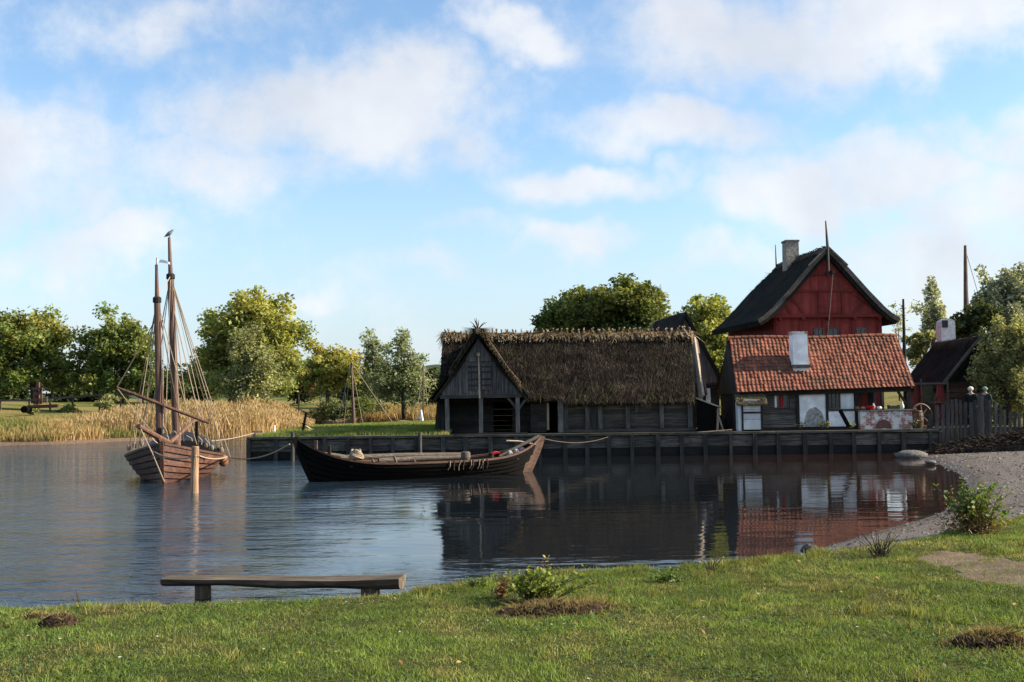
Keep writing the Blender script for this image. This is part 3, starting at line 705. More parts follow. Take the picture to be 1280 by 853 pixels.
# behind the houses
tree('lime_tree', 'biggest round tree rising behind the thatched ridge', 'tree', [(788, 380, 48, 44), (750, 392, 42, 36), (722, 402, 30, 30), (812, 412, 34, 32), (780, 425, 50, 30)], 88, (785, 500), LEAF['mid'], 29000, .17, .21, 125, hue=.12, hue_top=.3, group='trees behind the houses', seed=11, trunk=.4, gz_=1.2)
tree('lime_tree', 'lower darker tree at the left of the biggest round tree', 'tree', [(715, 392, 36, 30), (690, 402, 28, 26), (720, 420, 50, 26)], 92, (712, 500), LEAF['mid'], 15000, .17, .24, 85, hue=.02, hue_top=.2, group='trees behind the houses', seed=12, trunk=.3, gz_=1.2)
tree('ash_tree', 'loose yellow green tree between the dark gabled house and the red house', 'tree', [(888, 392, 34, 28), (892, 430, 30, 36), (905, 465, 26, 36), (858, 400, 14, 18)], 72, (892, 520), LEAF['maple'], 15000, .14, .22, 95, hue=.1, hue_top=.25, group='trees behind the houses', seed=13, trunk=.22, gz_=1.0, shell=.7)
tree('yew_bush', 'yellow green bush beside the dark gable, above the thatched ridge', 'bush', [(830, 408, 14, 14), (815, 415, 12, 10)], 76, (825, 470), LEAF['olive'], 1800, .14, .35, 16, hue=.35, seed=14, trunk=.1, gz_=1.0, nlimb=4)
tree('poplar_tree', 'slender pale poplar right of the red house', 'tree', [(1164, 362, 10, 20), (1166, 388, 17, 26), (1165, 410, 18, 22)], 92, (1165, 500), LEAF['silver'], 4200, .15, .26, 46, hue=.5, seed=15, trunk=.14, gz_=1.2, shell=.8, spray=.4)
tree('sapling', 'thin nearly bare sapling beside the red house eave', 'tree', [(1122, 398, 7, 22), (1128, 415, 6, 12)], 90, (1124, 500), LEAF['silver'], 420, .12, .4, 12, hue=.5, seed=16, trunk=.06, gz_=1.2, nlimb=8)
tree('hazel_bush', 'olive bush between the poplar and the tiled house', 'bush', [(1152, 425, 16, 14), (1145, 440, 14, 18), (1172, 420, 14, 12)], 70, (1150, 500), LEAF['olive'], 3600, .12, .3, 26, hue=.15, seed=17, trunk=.1, gz_=1.0, nlimb=6)
tree('silver_willow', 'tall windswept grey green willow at the far right edge', 'tree', [(1252, 362, 34, 26), (1275, 372, 34, 36), (1232, 378, 22, 22), (1262, 405, 50, 30)], 66, (1262, 520), LEAF['silver'], 15000, .12, .2, 110, hue=.2, group='trees behind the houses', seed=18, trunk=.26, gz_=1.0, shell=.65, spray=.5)
tree('elder_tree', 'dark tree behind the small hut at the foot of the tall mast', 'tree', [(1212, 412, 26, 20), (1196, 408, 10, 14), (1225, 395, 22, 20)], 64, (1212, 500), LEAF['dark'], 7000, .12, .28, 50, hue=.3, seed=19, trunk=.16, gz_=1.0)
tree('goat_willow', 'olive yellow bushy willow in front of the hut at the right edge', 'bush', [(1252, 432, 28, 42), (1272, 440, 34, 50), (1240, 475, 26, 40), (1268, 492, 40, 34), (1225, 470, 14, 30)], 50.5, (1260, 538), LEAF['olive'], 30000, .075, .2, 130, hue=.4, seed=30, trunk=.14, gz_=.95, shell=.6, spray=.35, nlimb=20)
for px_, top, lab, lf in ((1345, 380, 'olive willow beyond the right edge of the view, beside the grey green willow', 'silver'), (1440, 395, 'dark round tree farther beyond the right edge of the view', 'mid'), (-70, 400, 'oak beyond the left edge of the view', 'oak')):
    tree('field_tree', lab, 'tree', [(px_, top + 45, 46, 44), (px_ + 20, top + 75, 50, 34)], 70 if px_ > 0 else 97, (px_, 510), LEAF[lf], 9000, .17, .24, 70, hue=.15, hue_top=.2, seed=abs(px_), trunk=.26, gz_=1.0 if px_ > 0 else None)
# low bushes on the far bank
for cx_, cy_, rx, ry, lf, lab in [(85, 517, 14, 9, 'mid', 'dark green bush on the bank right of the wooden trestle'), (42, 512, 7, 6, 'olive', 'yellow green weed clump at the foot of the wooden trestle'),
                              (15, 532, 18, 9, 'olive', 'olive bush at the waterside on the far left'), (135, 504, 11, 9, 'olive', 'dry tan bush above the reeds left of the ship'), (418, 512, 22, 11, 'dark', 'dark bramble on the bank beyond the boat mast'), (450, 508, 16, 12, 'mid', 'green bramble under the silvery birches'), (398, 520, 10, 12, 'olive', 'olive willow scrub at the right end of the reeds')]:
    Yb = {'dark': 104, 'mid': 90, 'olive': 84}[lf] if cx_ < 200 else 101
    tree('bank_bush', lab, 'bush', [(cx_, cy_, rx, ry)], Yb, (cx_, cy_ + ry), LEAF[lf], 2200, .11, .38, 18, hue=.3, group='low bushes on the far bank', seed=int(cx_), trunk=.05, nlimb=6)
# ------------------------------------------------------------------ quay
def build_quay():
    q = thing('timber_quay', 'long grey timber quay wall with posts and plank panels above dark water', 'quay', (3.3, QY - .1, 0))
    x0, x1 = -10.75, 17.35
    mb = MB(); X = x0
    xs_ = []
    while X < x1 - .2: xs_.append(X); X += random.uniform(.88, 1.12)
    xs_.append(x1)
    for a, b in zip(xs_[:-1], xs_[1:]):
        for z0, z1 in ((.36, .56), (.57, .80)):
            o = random.uniform(-.012, .012); mb.box(a + .01, b - .01, QY - .075 + o, QY - .02 + o, z0 + random.uniform(-.012, .012), z1, random.uniform(.65, 1.5), j=.004)
    mb.build('plank_panel', MT['quay_wood'], q)
    mb = MB()
    for k in range(3): mb.box(x0, x1, QY - .05 + .004 * k, QY - .012, -.5 + k * .28, -.5 + k * .28 + .27, random.uniform(.8, 1.2))
    mb.build('lower_planking', MT['wet_shadow_wood'], q)
    mb = MB(); X = x0 - .06
    while X < x1:
        L_ = min(random.uniform(3.2, 4.6), x1 - X); mb.box(X, X + L_ - .02, QY - .19, QY + .03, .86 + random.uniform(-.008, .008), .95 + random.uniform(-.005, .012), random.uniform(.8, 1.3), j=.006); X += L_
    mb.build('cap_rail', MT['quay_wood'], q)
    for i, X in enumerate(xs_):
        mb = MB(); w = random.uniform(.13, .18); top = .855
        dx = random.uniform(-.03, .03)
        mb.box(X - w / 2, X + w / 2, QY - .185, QY - .065, -.6, top, random.uniform(.6, 1.25), j=.012)
        mb.build('post', MT['quay_post'], q)
    mb = MB()                                # left return wall of the headland
    for k in range(5): mb.beam((x0 - .04, QY, -.1 + k * .22), (-11.1, 51.6, -.1 + k * .22), .06, .21, tint=random.uniform(.7, 1.2))
    mb.build('return_planking', MT['quay_wood'], q)
    for pxx, h in ((366, .2), (525, .12)):
        X = at(pxx, 545, QY - .2).x; mb = MB(); mb.tube([(X, QY - .26, -.5), (X, QY - .26, .95 + h)], [.085, .08], 9, 1.2); mb.build('mooring_pile', MT['quay_post'], q, smooth=False)
build_quay()

# ------------------------------------------------------------------ roofs
def lin(a, b, n): return [a + (b - a) * k / n for k in range(n + 1)]
def gable_roof(mb, prof, v0, v1, T, thick=.25, nv=24, wob=.05, tint=1.0, ends=True, vskew=None, seed=0):
    """prof: (u, z) points eave-ridge-eave; swept from v0 to v1. Uneven like thatch."""
    P = []
    for (a, b) in zip(prof[:-1], prof[1:]):
        m = max(1, int(math.dist(a, b) / .3))
        for k in range(m): P.append((a[0] + (b[0] - a[0]) * k / m, a[1] + (b[1] - a[1]) * k / m))
    P.append(prof[-1]); P = np.array(P); n = len(P)
    d = np.gradient(P, axis=0); nr = np.stack([-d[:, 1], d[:, 0]], 1); nr /= np.linalg.norm(nr, axis=1)[:, None]
    if nr[n // 2][1] < 0: nr = -nr
    vs = np.linspace(v0, v1, nv + 1)
    outer = np.zeros((nv + 1, n, 3)); inner = np.zeros((nv + 1, n, 3))
    for i, v in enumerate(vs):
        w = wob * (fbm(np.full(n, v * .9 + seed), np.cumsum(np.hypot(d[:, 0], d[:, 1])) * .9, seed, 4) - .5) * 2
        vv = v
        for j in range(n):
            u, z = P[j] + nr[j] * w[j]
            outer[i, j] = T(u, vv, z); u, z = P[j] - nr[j] * thick; inner[i, j] = T(u, vv, z)
    mb.grid(outer, tint, .5); mb.grid(inner, tint, .5, flip=True)
    for i in (0, nv):
        mb.grid(np.stack([outer[i], inner[i]]), tint, .5, flip=(i == nv))
    for j in (0, n - 1):
        mb.grid(np.stack([outer[:, j], inner[:, j]]), tint, .5, flip=(j == 0))
    return outer
def straw(mb, outer, n, ln, wd, tl=(.6, 1.6), lift=.05, jl=None, side=None, rows=None):
    """loose straws lying down the slope on a roof grid (v, u, 3)"""
    nv, nu = outer.shape[:2]
    ridge = int(np.argmax(outer[nv // 2, :, 2]))
    i = rng.uniform(0, nv - 1.001, n); 
    lo, hi = rows if rows else (0, nu - 1.001)
    j = rng.uniform(lo, hi - .001, n); i0 = i.astype(int); j0 = j.astype(int); fi = (i - i0)[:, None]; fj = (j - j0)[:, None]
    p = outer[i0, j0] * (1 - fi) * (1 - fj) + outer[i0 + 1, j0] * fi * (1 - fj) + outer[i0, j0 + 1] * (1 - fi) * fj + outer[i0 + 1, j0 + 1] * fi * fj
    dn = outer[i0, j0 + 1] - outer[i0, j0]; dn *= np.where(j < ridge, -1, 1)[:, None]; dn /= np.linalg.norm(dn, axis=1)[:, None]
    dv = outer[i0 + 1, j0] - outer[i0, j0]; dv /= np.linalg.norm(dv, axis=1)[:, None]
    nr = np.cross(dv, dn); nr *= np.where(nr[:, 2] < 0, -1, 1)[:, None]
    L_ = ln * rng.uniform(.5, 1.5, n)[:, None]
    e = p + (dn + dv * rng.normal(0, .22, n)[:, None] + nr * np.abs(rng.normal(0, lift, n))[:, None]) * L_
    s = dv * wd * .5
    mb.polys(np.stack([p + nr * .012 - s, p + nr * .012 + s, e + nr * .025 + s * .3, e + nr * .025 - s * .3], 1), (tl[0] + (tl[1] * 1.6 - tl[0]) * rng.uniform(0, 1, n) ** 3) * (.45 + 1.1 * fbm(i * .45, j * .45, nv, 3)), .5)
def ridge_roll(name, parent, path, r, mat, n=2600, ln=.3):
    """bundle of straw laid along a roof ridge"""
    mb = MB(); m = len(path)
    mb.tube(path, [r * random.uniform(.85, 1.15) for _ in path], 9, 1, .5)
    i = rng.uniform(0, m - 1.001, n); i0 = i.astype(int); f = (i - i0)[:, None]; Pp = np.array([tuple(p) for p in path])
    c = Pp[i0] * (1 - f) + Pp[i0 + 1] * f; d = Pp[i0 + 1] - Pp[i0]; d /= np.linalg.norm(d, axis=1)[:, None]
    sd_ = np.cross(d, [0, 0, 1.]); sd_ /= np.linalg.norm(sd_, axis=1)[:, None]; th = rng.uniform(-1.4, 1.4, n)[:, None]
    o = sd_ * np.sin(th) + np.array([0, 0, 1.]) * np.cos(th); tn = sd_ * np.cos(th) * np.sign(th) - np.array([0, 0, 1.]) * np.abs(np.sin(th))
    p = c + o * r; e = p + (tn + o * .12 + d * rng.normal(0, .35, n)[:, None]) * ln * rng.uniform(.4, 1.5, n)[:, None]
    s = d * .014
    mb.polys(np.stack([p - s, p + s, e + s * .4, e - s * .4], 1), rng.uniform(.5, 1.5, n), .5)
    return mb.build(name, mat, parent)

def window(parent, T, u0, u1, z0, z1, v, frame='dark_wood_z', pane='glass', bars=1, depth=.06, label=None):
    mb = MB(); w = .05
    for a, b, c, d in ((u0, u1, z0, z0 + w), (u0, u1, z1 - w, z1), (u0, u0 + w, z0 + w, z1 - w), (u1 - w, u1, z0 + w, z1 - w)):
        mb.box(a, b, v - depth, v, c, d, T=T)
    for k in range(bars):
        m = u0 + (u1 - u0) * (k + 1) / (bars + 1); mb.box(m - .018, m + .018, v - depth * .8, v - .012, z0 + w, z1 - w, T=T)
    f = mb.build('window', MT[frame], parent)
    if label: f['label'] = label
    mb = MB(); mb.box(u0 + w, u1 - w, v - .011, v - .002, z0 + w, z1 - w, 1, .5, T=T); mb.build('pane', MT[pane], f)
    return f

# ------------------------------------------------------------------ thatched long house
def thatched_house():
    t = thing('thatched_house', 'long low timber house with shaggy brown thatch and a grey boarded porch gable', 'house', (2.4, 47.5, QZ))
    I = lambda x, y, z: (x, y, z)
    T = lambda u, v, z: (v, 49.4 + u, z)
    # walls: log planks between posts, front openings left free
    def wall(x0, x1, y, z0, z1, mat='dark_wood_x', th=.12):
        mb = MB(); z = z0
        while z < z1 - .02:
            h = min(random.uniform(.2, .3), z1 - z); mb.box(x0, x1, y + random.uniform(-.015, .015), y + th, z, z + h - .003, random.uniform(.6, 1.6), j=.0015); z += h
        mb.build('plank_wall', MT[mat], t)
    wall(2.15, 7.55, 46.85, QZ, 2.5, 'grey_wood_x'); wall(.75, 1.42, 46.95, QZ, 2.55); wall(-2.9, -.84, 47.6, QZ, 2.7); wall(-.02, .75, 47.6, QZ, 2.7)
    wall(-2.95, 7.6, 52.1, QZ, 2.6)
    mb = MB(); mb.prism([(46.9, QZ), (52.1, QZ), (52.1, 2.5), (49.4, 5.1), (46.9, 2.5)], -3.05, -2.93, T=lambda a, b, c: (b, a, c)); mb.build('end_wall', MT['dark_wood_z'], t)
    mb = MB()
    mb.hexa([(7.55, 46.95, QZ), (7.67, 46.95, QZ), (8.05, 52.1, QZ), (7.93, 52.1, QZ), (7.55, 46.95, 2.45), (7.67, 46.95, 2.45), (8.05, 52.1, 2.45), (7.93, 52.1, 2.45)])
    mb.hexa([(7.55, 46.95, 2.46), (7.67, 46.95, 2.46), (8.05, 52.1, 2.46), (7.93, 52.1, 2.46), (7.74, 49.3, 5.0), (7.86, 49.3, 5.0), (7.87, 49.5, 5.0), (7.75, 49.5, 5.0)]); mb.build('end_wall', MT['grey_wood_z'], t)
    mb = MB(); mb.box(2.1, 7.75, 46.72, 46.98, QZ, QZ + .12); mb.build('sill_beam', MT['grey_wood_x'], t)
    for X in (2.25, 3.15, 3.7, 4.85, 6.3, 7.5):
        mb = MB(); mb.box(X - .09, X + .09, 46.70, 46.85, QZ + .13, 2.55, random.uniform(.7, 1.3), j=.008); mb.build('post', MT['grey_wood_z'], t)
    # board door in the front wall
    mb = MB()
    for k in range(4): mb.box(3.22 + k * .1, 3.315 + k * .1, 46.78, 46.83, QZ + .13, 2.3, random.uniform(.5, .9))
    d = mb.build('door', MT['grey_wood_z'], t)
    for z in (1.3, 2.0): mb = MB(); mb.box(3.24, 3.6, 46.755, 46.778, z, z + .06); mb.build('hinge', MT['black_metal'], d)
    # small brace on the front wall
    mb = MB(); mb.beam((5.25, 46.72, 2.5), (5.22, 46.72, 1.75), .11, .08, up=(0, 1, 0)); mb.build('wall_brace', MT['grey_wood_z'], t)
    # low bench sill of stones by the wall and the free standing corner post right of the opening
    mb = MB(); mb.box(1.9, 2.12, 46.45, 46.68, QZ, 2.5, 1.3, j=.01); mb.build('corner_post', MT['grey_wood_z'], t)
    mb = MB(); mb.box(1.62, 2.14, 46.40, 46.72, 2.42, 2.52, 1.0, j=.01); mb.build('lintel', MT['grey_wood_x'], t)
    # main roof
    mb = MB(); prof = [(-3.15, 2.30), (-2.2, 3.32), (-1.1, 4.35), (-.25, 5.15), (0, 5.28), (.25, 5.15), (1.1, 4.35), (2.2, 3.32), (3.15, 2.30)]
    def TR(u, v, z):
        k = (v + 3.05) / 10.85
        s = .0 if v > 2.1 else .22 * max(0, -u - 1.5) / 1.65          # eave is cut higher left of the corner post
        sag_ = -.10 * math.sin(math.pi * k)
        right = .45 * max(0, u + 3.15) / 3.15 if u < 0 else .45
        return (v + (right * max(0, k - .8) / .2 if k > .8 else 0), 49.4 + u + s * .8, z + s + sag_ * .4)
    outer = gable_roof(mb, prof, -3.1, 7.62, TR, .3, 44, .11, 1.0, seed=3)
    nu = outer.shape[1]
    straw(mb, outer, 26000, .3, .022, (.45, 2.0), .12)
    straw(mb, outer, 5000, .28, .02, (.8, 2.6), .25, rows=(0, 2.5))
    roof = mb.build('roof', MT['thatch_brown'], t)
    path = [TR(0, v, 5.22 + .05 * random.uniform(-1, 1)) for v in lin(-3.15, 7.65, 40)]
    rr = ridge_roll('ridge_straw', roof, path, .15, MT['thatch_ridge'], 9000, .5)
    # split sticks astride the ridge
    for k, v in enumerate(lin(-3.0, 7.6, 46)):
        if -1.95 < v < -.95: continue
        v += random.uniform(-.06, .06); p = Vector(TR(0, v, 5.45)); mb = MB(); tl = random.uniform(-.16, .16); ln = random.uniform(.42, .6)
        for s in (-1, 1):
            mb.beam((p.x - tl * .35 * s, p.y - .14 * s, p.z + random.uniform(.0, .13)), (p.x + tl * s * 1.4, p.y + .62 * s, p.z - ln + random.uniform(.02, .1)), .055, .05, up=(1, 0, 0), w1=.085, h1=.06, tint=random.uniform(.6, 1.25))
        mb.build('ridge_stick', MT['pale_wood_z'], roof)
    # porch with its gable
    TP = lambda u, v, z: (-1.4 + u, 45.75 + v, z)
    mb = MB(); pr = [(-2.02, 2.42), (-1.0, 3.72), (-.2, 5.05), (0, 5.2), (.2, 5.05), (1.05, 3.72), (2.1, 2.50)]
    o2 = gable_roof(mb, pr, 0, 3.7, TP, .22, 16, .07, 1.0, seed=9); straw(mb, o2, 9000, .3, .022, (.5, 1.9), .12)
    pr_ = mb.build('porch_roof', MT['thatch_brown'], t)
    ridge_roll('ridge_straw', pr_, [TP(0, v, 5.22) for v in lin(-.05, 1.2, 6)], .13, MT['thatch_ridge'], 1800, .5)
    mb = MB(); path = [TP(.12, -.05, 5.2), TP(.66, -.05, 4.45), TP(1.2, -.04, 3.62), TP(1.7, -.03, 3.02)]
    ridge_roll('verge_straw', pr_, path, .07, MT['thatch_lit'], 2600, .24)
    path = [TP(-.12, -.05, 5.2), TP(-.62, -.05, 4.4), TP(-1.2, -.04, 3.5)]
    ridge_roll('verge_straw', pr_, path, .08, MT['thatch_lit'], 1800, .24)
    for s, e in ((-1, (-2.0, 2.36)), (1, (2.1, 2.44))):
        mb = MB(); mb.beam(TP(.06 * s, .08, 4.9), TP(e[0], .08, e[1]), .08, .16, up=(0, 1, 0), tint=1.4); mb.build('barge_board', MT['grey_wood_x'], t)
    # gable boarding
    mb = MB(); zt = lambda u: 5.0 - 1.34 * abs(u); x = -1.55
    while x < 1.78:
        w = random.uniform(.13, .2); a, b = zt(x), zt(x + w); lo = 2.5
        if min(a, b) > lo + .05: mb.prism([(x, lo), (x + w - .012, lo), (x + w - .012, b), (x, a)], .18 + random.uniform(-.012, .012), .24, random.uniform(.7, 1.35), T=lambda p, q, r: TP(p, q, r))
        x += w
    gb = mb.build('gable_boards', MT['grey_wood_z'], t)
    mb = MB(); x = -.66
    while x < .7:
        w = random.uniform(.12, .17); a, b = zt(x) - .12, zt(x + w) - .12
        if min(a, b) > 4.0: mb.prism([(x, 3.97 + random.uniform(-.02, .02)), (x + w - .012, 3.97), (x + w - .012, b), (x, a)], .10 + random.uniform(-.01, .01), .14, random.uniform(.9, 1.5), T=lambda p, q, r: TP(p, q, r))
        x += w
    mb.build('gable_top_boards', MT['grey_wood_z'], t)
    for u0, u1 in ((-.42, -.05), (.14, .5)):
        mb = MB(); n = 3
        for k in range(n): mb.box(u0 + (u1 - u0) * k / n, u0 + (u1 - u0) * (k + 1) / n - .01, .11, .16, 2.78, 3.85, random.uniform(.6, 1.2), T=TP)
        h = mb.build('loft_hatch', MT['grey_wood_z'], t)
        for z in (2.95, 3.2, 3.5, 3.72): mb = MB(); mb.box(u0 - .02, u1 + .02, .075, .108, z, z + .05, 1.0, T=TP); mb.build('batten', MT['dark_wood_x'], h)
    mb = MB(); mb.beam(TP(-1.62, .12, 2.5), TP(1.78, .12, 2.52), .14, .14); mb.build('tie_beam', MT['grey_wood_x'], t)
    mb = MB(); mb.tube([TP(.03, .03, 2.42), TP(.0, .03, 4.2)], [.035, .03], 7, 1.5); mb.build('hoist_pole', MT['pale_wood_z'], t)
    mb = MB(); mb.beam(TP(0, -.12, 4.25), TP(0, .16, 4.25), .13, .13, tint=1.3); mb.build('hoist_beam', MT['pale_wood_x'], t)
    for X in (-2.72, -1.33, .2):
        mb = MB(); mb.beam((X, 45.92, QZ), (X + random.uniform(-.02, .02), 45.92, 2.46), .17, .17, tint=1.3); mb.build('porch_post', MT['grey_wood_z'], t)
    for X, s in ((.2, -1), (.2, 1)):
        mb = MB(); mb.beam((X + s * .02, 45.95, 1.95), (X + s * .42, 45.95, 2.46), .1, .1, up=(0, 1, 0)); mb.build('porch_brace', MT['grey_wood_x'], t)
    # dark floor of the porch and the battered left annex wall
    mb = MB(); mb.box(-2.9, .6, 45.7, 47.6, QZ - .1, QZ + .03); mb.build('porch_floor', MT['dark_wood_x'], t)
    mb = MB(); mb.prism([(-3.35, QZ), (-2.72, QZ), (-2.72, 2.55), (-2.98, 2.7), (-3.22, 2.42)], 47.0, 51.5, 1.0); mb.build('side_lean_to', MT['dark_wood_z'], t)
    # pale board put in for the sliver of daylight through the opening
    mb = MB(); mb.box(1.44, 1.54, 47.0, 47.06, QZ + .1, 2.2, 1.4); mb.build('daylight_board', MT['pale_wood_z'], t)
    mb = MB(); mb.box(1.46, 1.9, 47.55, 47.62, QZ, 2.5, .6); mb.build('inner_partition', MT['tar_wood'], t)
    # sunlit barge board on the right gable
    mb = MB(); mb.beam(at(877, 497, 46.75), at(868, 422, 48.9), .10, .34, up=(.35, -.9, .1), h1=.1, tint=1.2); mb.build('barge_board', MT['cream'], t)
    mb = MB(); mb.beam(at(881, 495, 46.9), at(870, 425, 49.0), .10, .3, up=(.35, -.9, .1), h1=.1, tint=1.0); mb.build('barge_board', MT['brown_wood'], t)
    # twig tuft on the porch peak
    mb = MB(); b = Vector(TP(-.02, .1, 5.3))
    for k in range(16): a = random.uniform(-1.1, 1.1); L_ = random.uniform(.2, .5); mb.tube([b, b + Vector((math.sin(a) * L_ * .6, random.uniform(-.1, .1), math.cos(a) * L_ * .7)), b + Vector((math.sin(a) * L_, random.uniform(-.15, .15), math.cos(a) * L_))], [.02, .016, .008], 5, random.uniform(.6, 1.3))
    mb.build('twig_tuft', MT['thatch_lit'], t)
thatched_house()

# ------------------------------------------------------------------ lean-to right of the thatched house
def lean_to():
    a = at(870, 505, 46.6); t = thing('lean_to_shed', 'small black lean-to with a sloping board roof, right of the thatched house', 'shed', (8.2, 46.6, QZ))
    mb = MB(); mb.prism([(7.78, QZ), (8.55, QZ), (8.55, 2.0), (7.78, 2.25)], 46.5, 46.58, 1); mb.build('front_wall', MT['tar_wood'], t)
    mb = MB(); mb.beam((7.72, 47.2, 2.33), (8.78, 47.2, 1.92), 1.5, .06, tint=1.4); mb.build('roof', MT['pale_wood_x'], t)
    mb = MB(); mb.beam((8.6, 46.55, QZ), (8.66, 46.55, 1.9), .09, .09, tint=1.2); mb.build('post', MT['pale_wood_z'], t)
    mb = MB(); mb.beam((8.6, 47.8, QZ), (8.66, 47.8, 1.9), .09, .09, tint=1.2); mb.build('post', MT['pale_wood_z'], t)
    mb = MB(); mb.beam((8.62, 46.6, 1.75), (8.75, 47.4, 1.0), .06, .1, tint=1.2); mb.build('brace', MT['pale_wood_x'], t)
    mb = MB(); mb.beam((8.66, 46.5, 1.55), (8.84, 46.5, .97), .06, .06, tint=1.2); mb.build('brace', MT['pale_wood_x'], t)
    mb = MB(); mb.box(8.0, 8.5, 47.9, 47.96, QZ, 1.9, .8); mb.build('back_wall', MT['tar_wood'], t)
lean_to()

# ------------------------------------------------------------------ dark gabled house behind
def gabled_house():
    t = thing('gabled_timber_house', 'steep gabled grey boarded house with a black roof standing behind the thatched house', 'house', (8.2, 55, QZ))
    T = lambda u, v, z: (8.2 + u - .09 * v, 52 + v, z)
    mb = MB(); x = -1.62
    while x < 1.6:
        w = random.uniform(.16, .22); lo = 3.0; a = 6.2 - 1.9 * abs(x); b = 6.2 - 1.9 * abs(x + w)
        if min(a, b) > lo: mb.prism([(x, lo), (x + w - .012, lo), (x + w - .012, b), (x, a)], random.uniform(-.01, .01), .08, random.uniform(.65, 1.3), T=T)
        x += w
    mb.build('gable_boards', MT['grey_wood_z'], t)
    mb = MB()
    for k in range(9): mb.box(-1.55, 1.55, .03, .12, QZ + k * .23, QZ + k * .23 + .22, random.uniform(.6, 1.2), T=T)
    mb.build('front_wall', MT['dark_wood_x'], t)
    mb = MB(); mb.box(-1.6, 1.6, -.03, .1, 2.92, 3.04, T=T); mb.build('tie_beam', MT['dark_wood_x'], t)
    for u in (-1.55, 1.43):
        mb = MB(); mb.box(u, u + .12, .1, 6.2, QZ, 3.2, T=T); mb.build('side_wall', MT['dark_wood_x'], t)
    mb = MB(); outer = gable_roof(mb, [(-1.85, 2.9), (-1.0, 4.55), (0, 6.42), (1.0, 4.55), (1.85, 2.9)], -.22, 6.4, T, .14, 12, .03, 1.0, seed=5); straw(mb, outer, 3000, .25, .02, (.6, 1.6)); mb.build('roof', MT['thatch_black'], t)
    window(t, T, .68, 1.1, 2.05, 2.78, 0, 'white_paint', 'glass', 0)
    mb = MB(); mb.box(.5, 1.2, -.16, .02, 1.94, 2.02, T=T); mb.build('window_sill', MT['white_paint'], t)
    w2 = MB(); w2.box(.9, 1.08, -.09, -.03, 2.08, 2.74, T=T); w2.build('shutter', MT['white_paint'], t)
gabled_house()

# stone wall in the gap
mb = MB()
for r_ in range(3):
    x = 9.0 - .2 * r_
    while x < 9.75:
        w = random.uniform(.2, .32); mb.box(x, x + w - .02, 49.5 + random.uniform(-.03, .03), 49.85, QZ + r_ * .2, QZ + r_ * .2 + .19, random.uniform(.35, .8), j=.02); x += w
tag(mb.build('stone_wall', MT['stone']), 'low dark stone wall in the gap left of the tiled house', 'wall')

# ------------------------------------------------------------------ tiled house
def tilemat():
    m, nt, b = mk('clay_tile', .85, .15); g = NT(nt)
    n1 = g.noise(g.obj(), 1.0, 6, .7); n2 = g.noise(g.obj(), 14, 5, .7)
    col = g.mix(g.attr('hue'), (.165, .055, .037), (.245, .09, .055))
    col = g.mix(g.ramp(n1, .46, .66, 0, .8), col, (.085, .052, .034)); col = g.mix(g.ramp(n2, .5, .7, 0, .65), col, (.17, .13, .075))
    g.v(b.inputs['Base Color'], g.scale(col, g.attr('tint'))); g.bump(b, n2, .012); return m
def brickmat():
    """limewashed brick with the wash worn off in patches"""
    m, nt, b = mk('worn_brick', .95, .1); g = NT(nt)
    br = g.n('ShaderNodeTexBrick'); tc = g.n('ShaderNodeTexCoord'); mp = g.n('ShaderNodeMapping'); nt.links.new(tc.outputs['Object'], mp.inputs[0]); mp.inputs['Rotation'].default_value = (math.pi / 2, 0, 0)
    nt.links.new(mp.outputs[0], br.inputs[0]); br.inputs['Scale'].default_value = 1; br.inputs['Brick Width'].default_value = .22; br.inputs['Row Height'].default_value = .075; br.inputs['Mortar Size'].default_value = .008
    br.inputs['Color1'].default_value = (.27, .07, .05, 1); br.inputs['Color2'].default_value = (.38, .13, .09, 1); br.inputs['Mortar'].default_value = (.5, .46, .42, 1)
    n1 = g.noise(g.obj(), 2.6, 6, .7); n2 = g.noise(g.obj(), 16, 4, .7)
    f = g.ramp(g.math('ADD', n1, g.math('MULTIPLY', n2, .25)), .56, .68)
    col = g.mix(f, (.62, .62, .6), br.outputs[0]); g.v(b.inputs['Base Color'], col); g.bump(b, n2, .01); return m
def plaster_worn():
    m, nt, b = mk('worn_limewash', .95, .1); g = NT(nt)
    n1 = g.noise(g.obj(), 7, 6, .7); s = g.n('ShaderNodeSeparateXYZ'); tc = g.n('ShaderNodeTexCoord'); nt.links.new(tc.outputs['Object'], s.inputs[0])
    at2 = g.attr('hue'); col = g.mix(g.ramp(n1, .3, .62), (.13, .125, .10), (.42, .41, .38))
    g.v(b.inputs['Base Color'], col); g.bump(b, n1, .015); return m
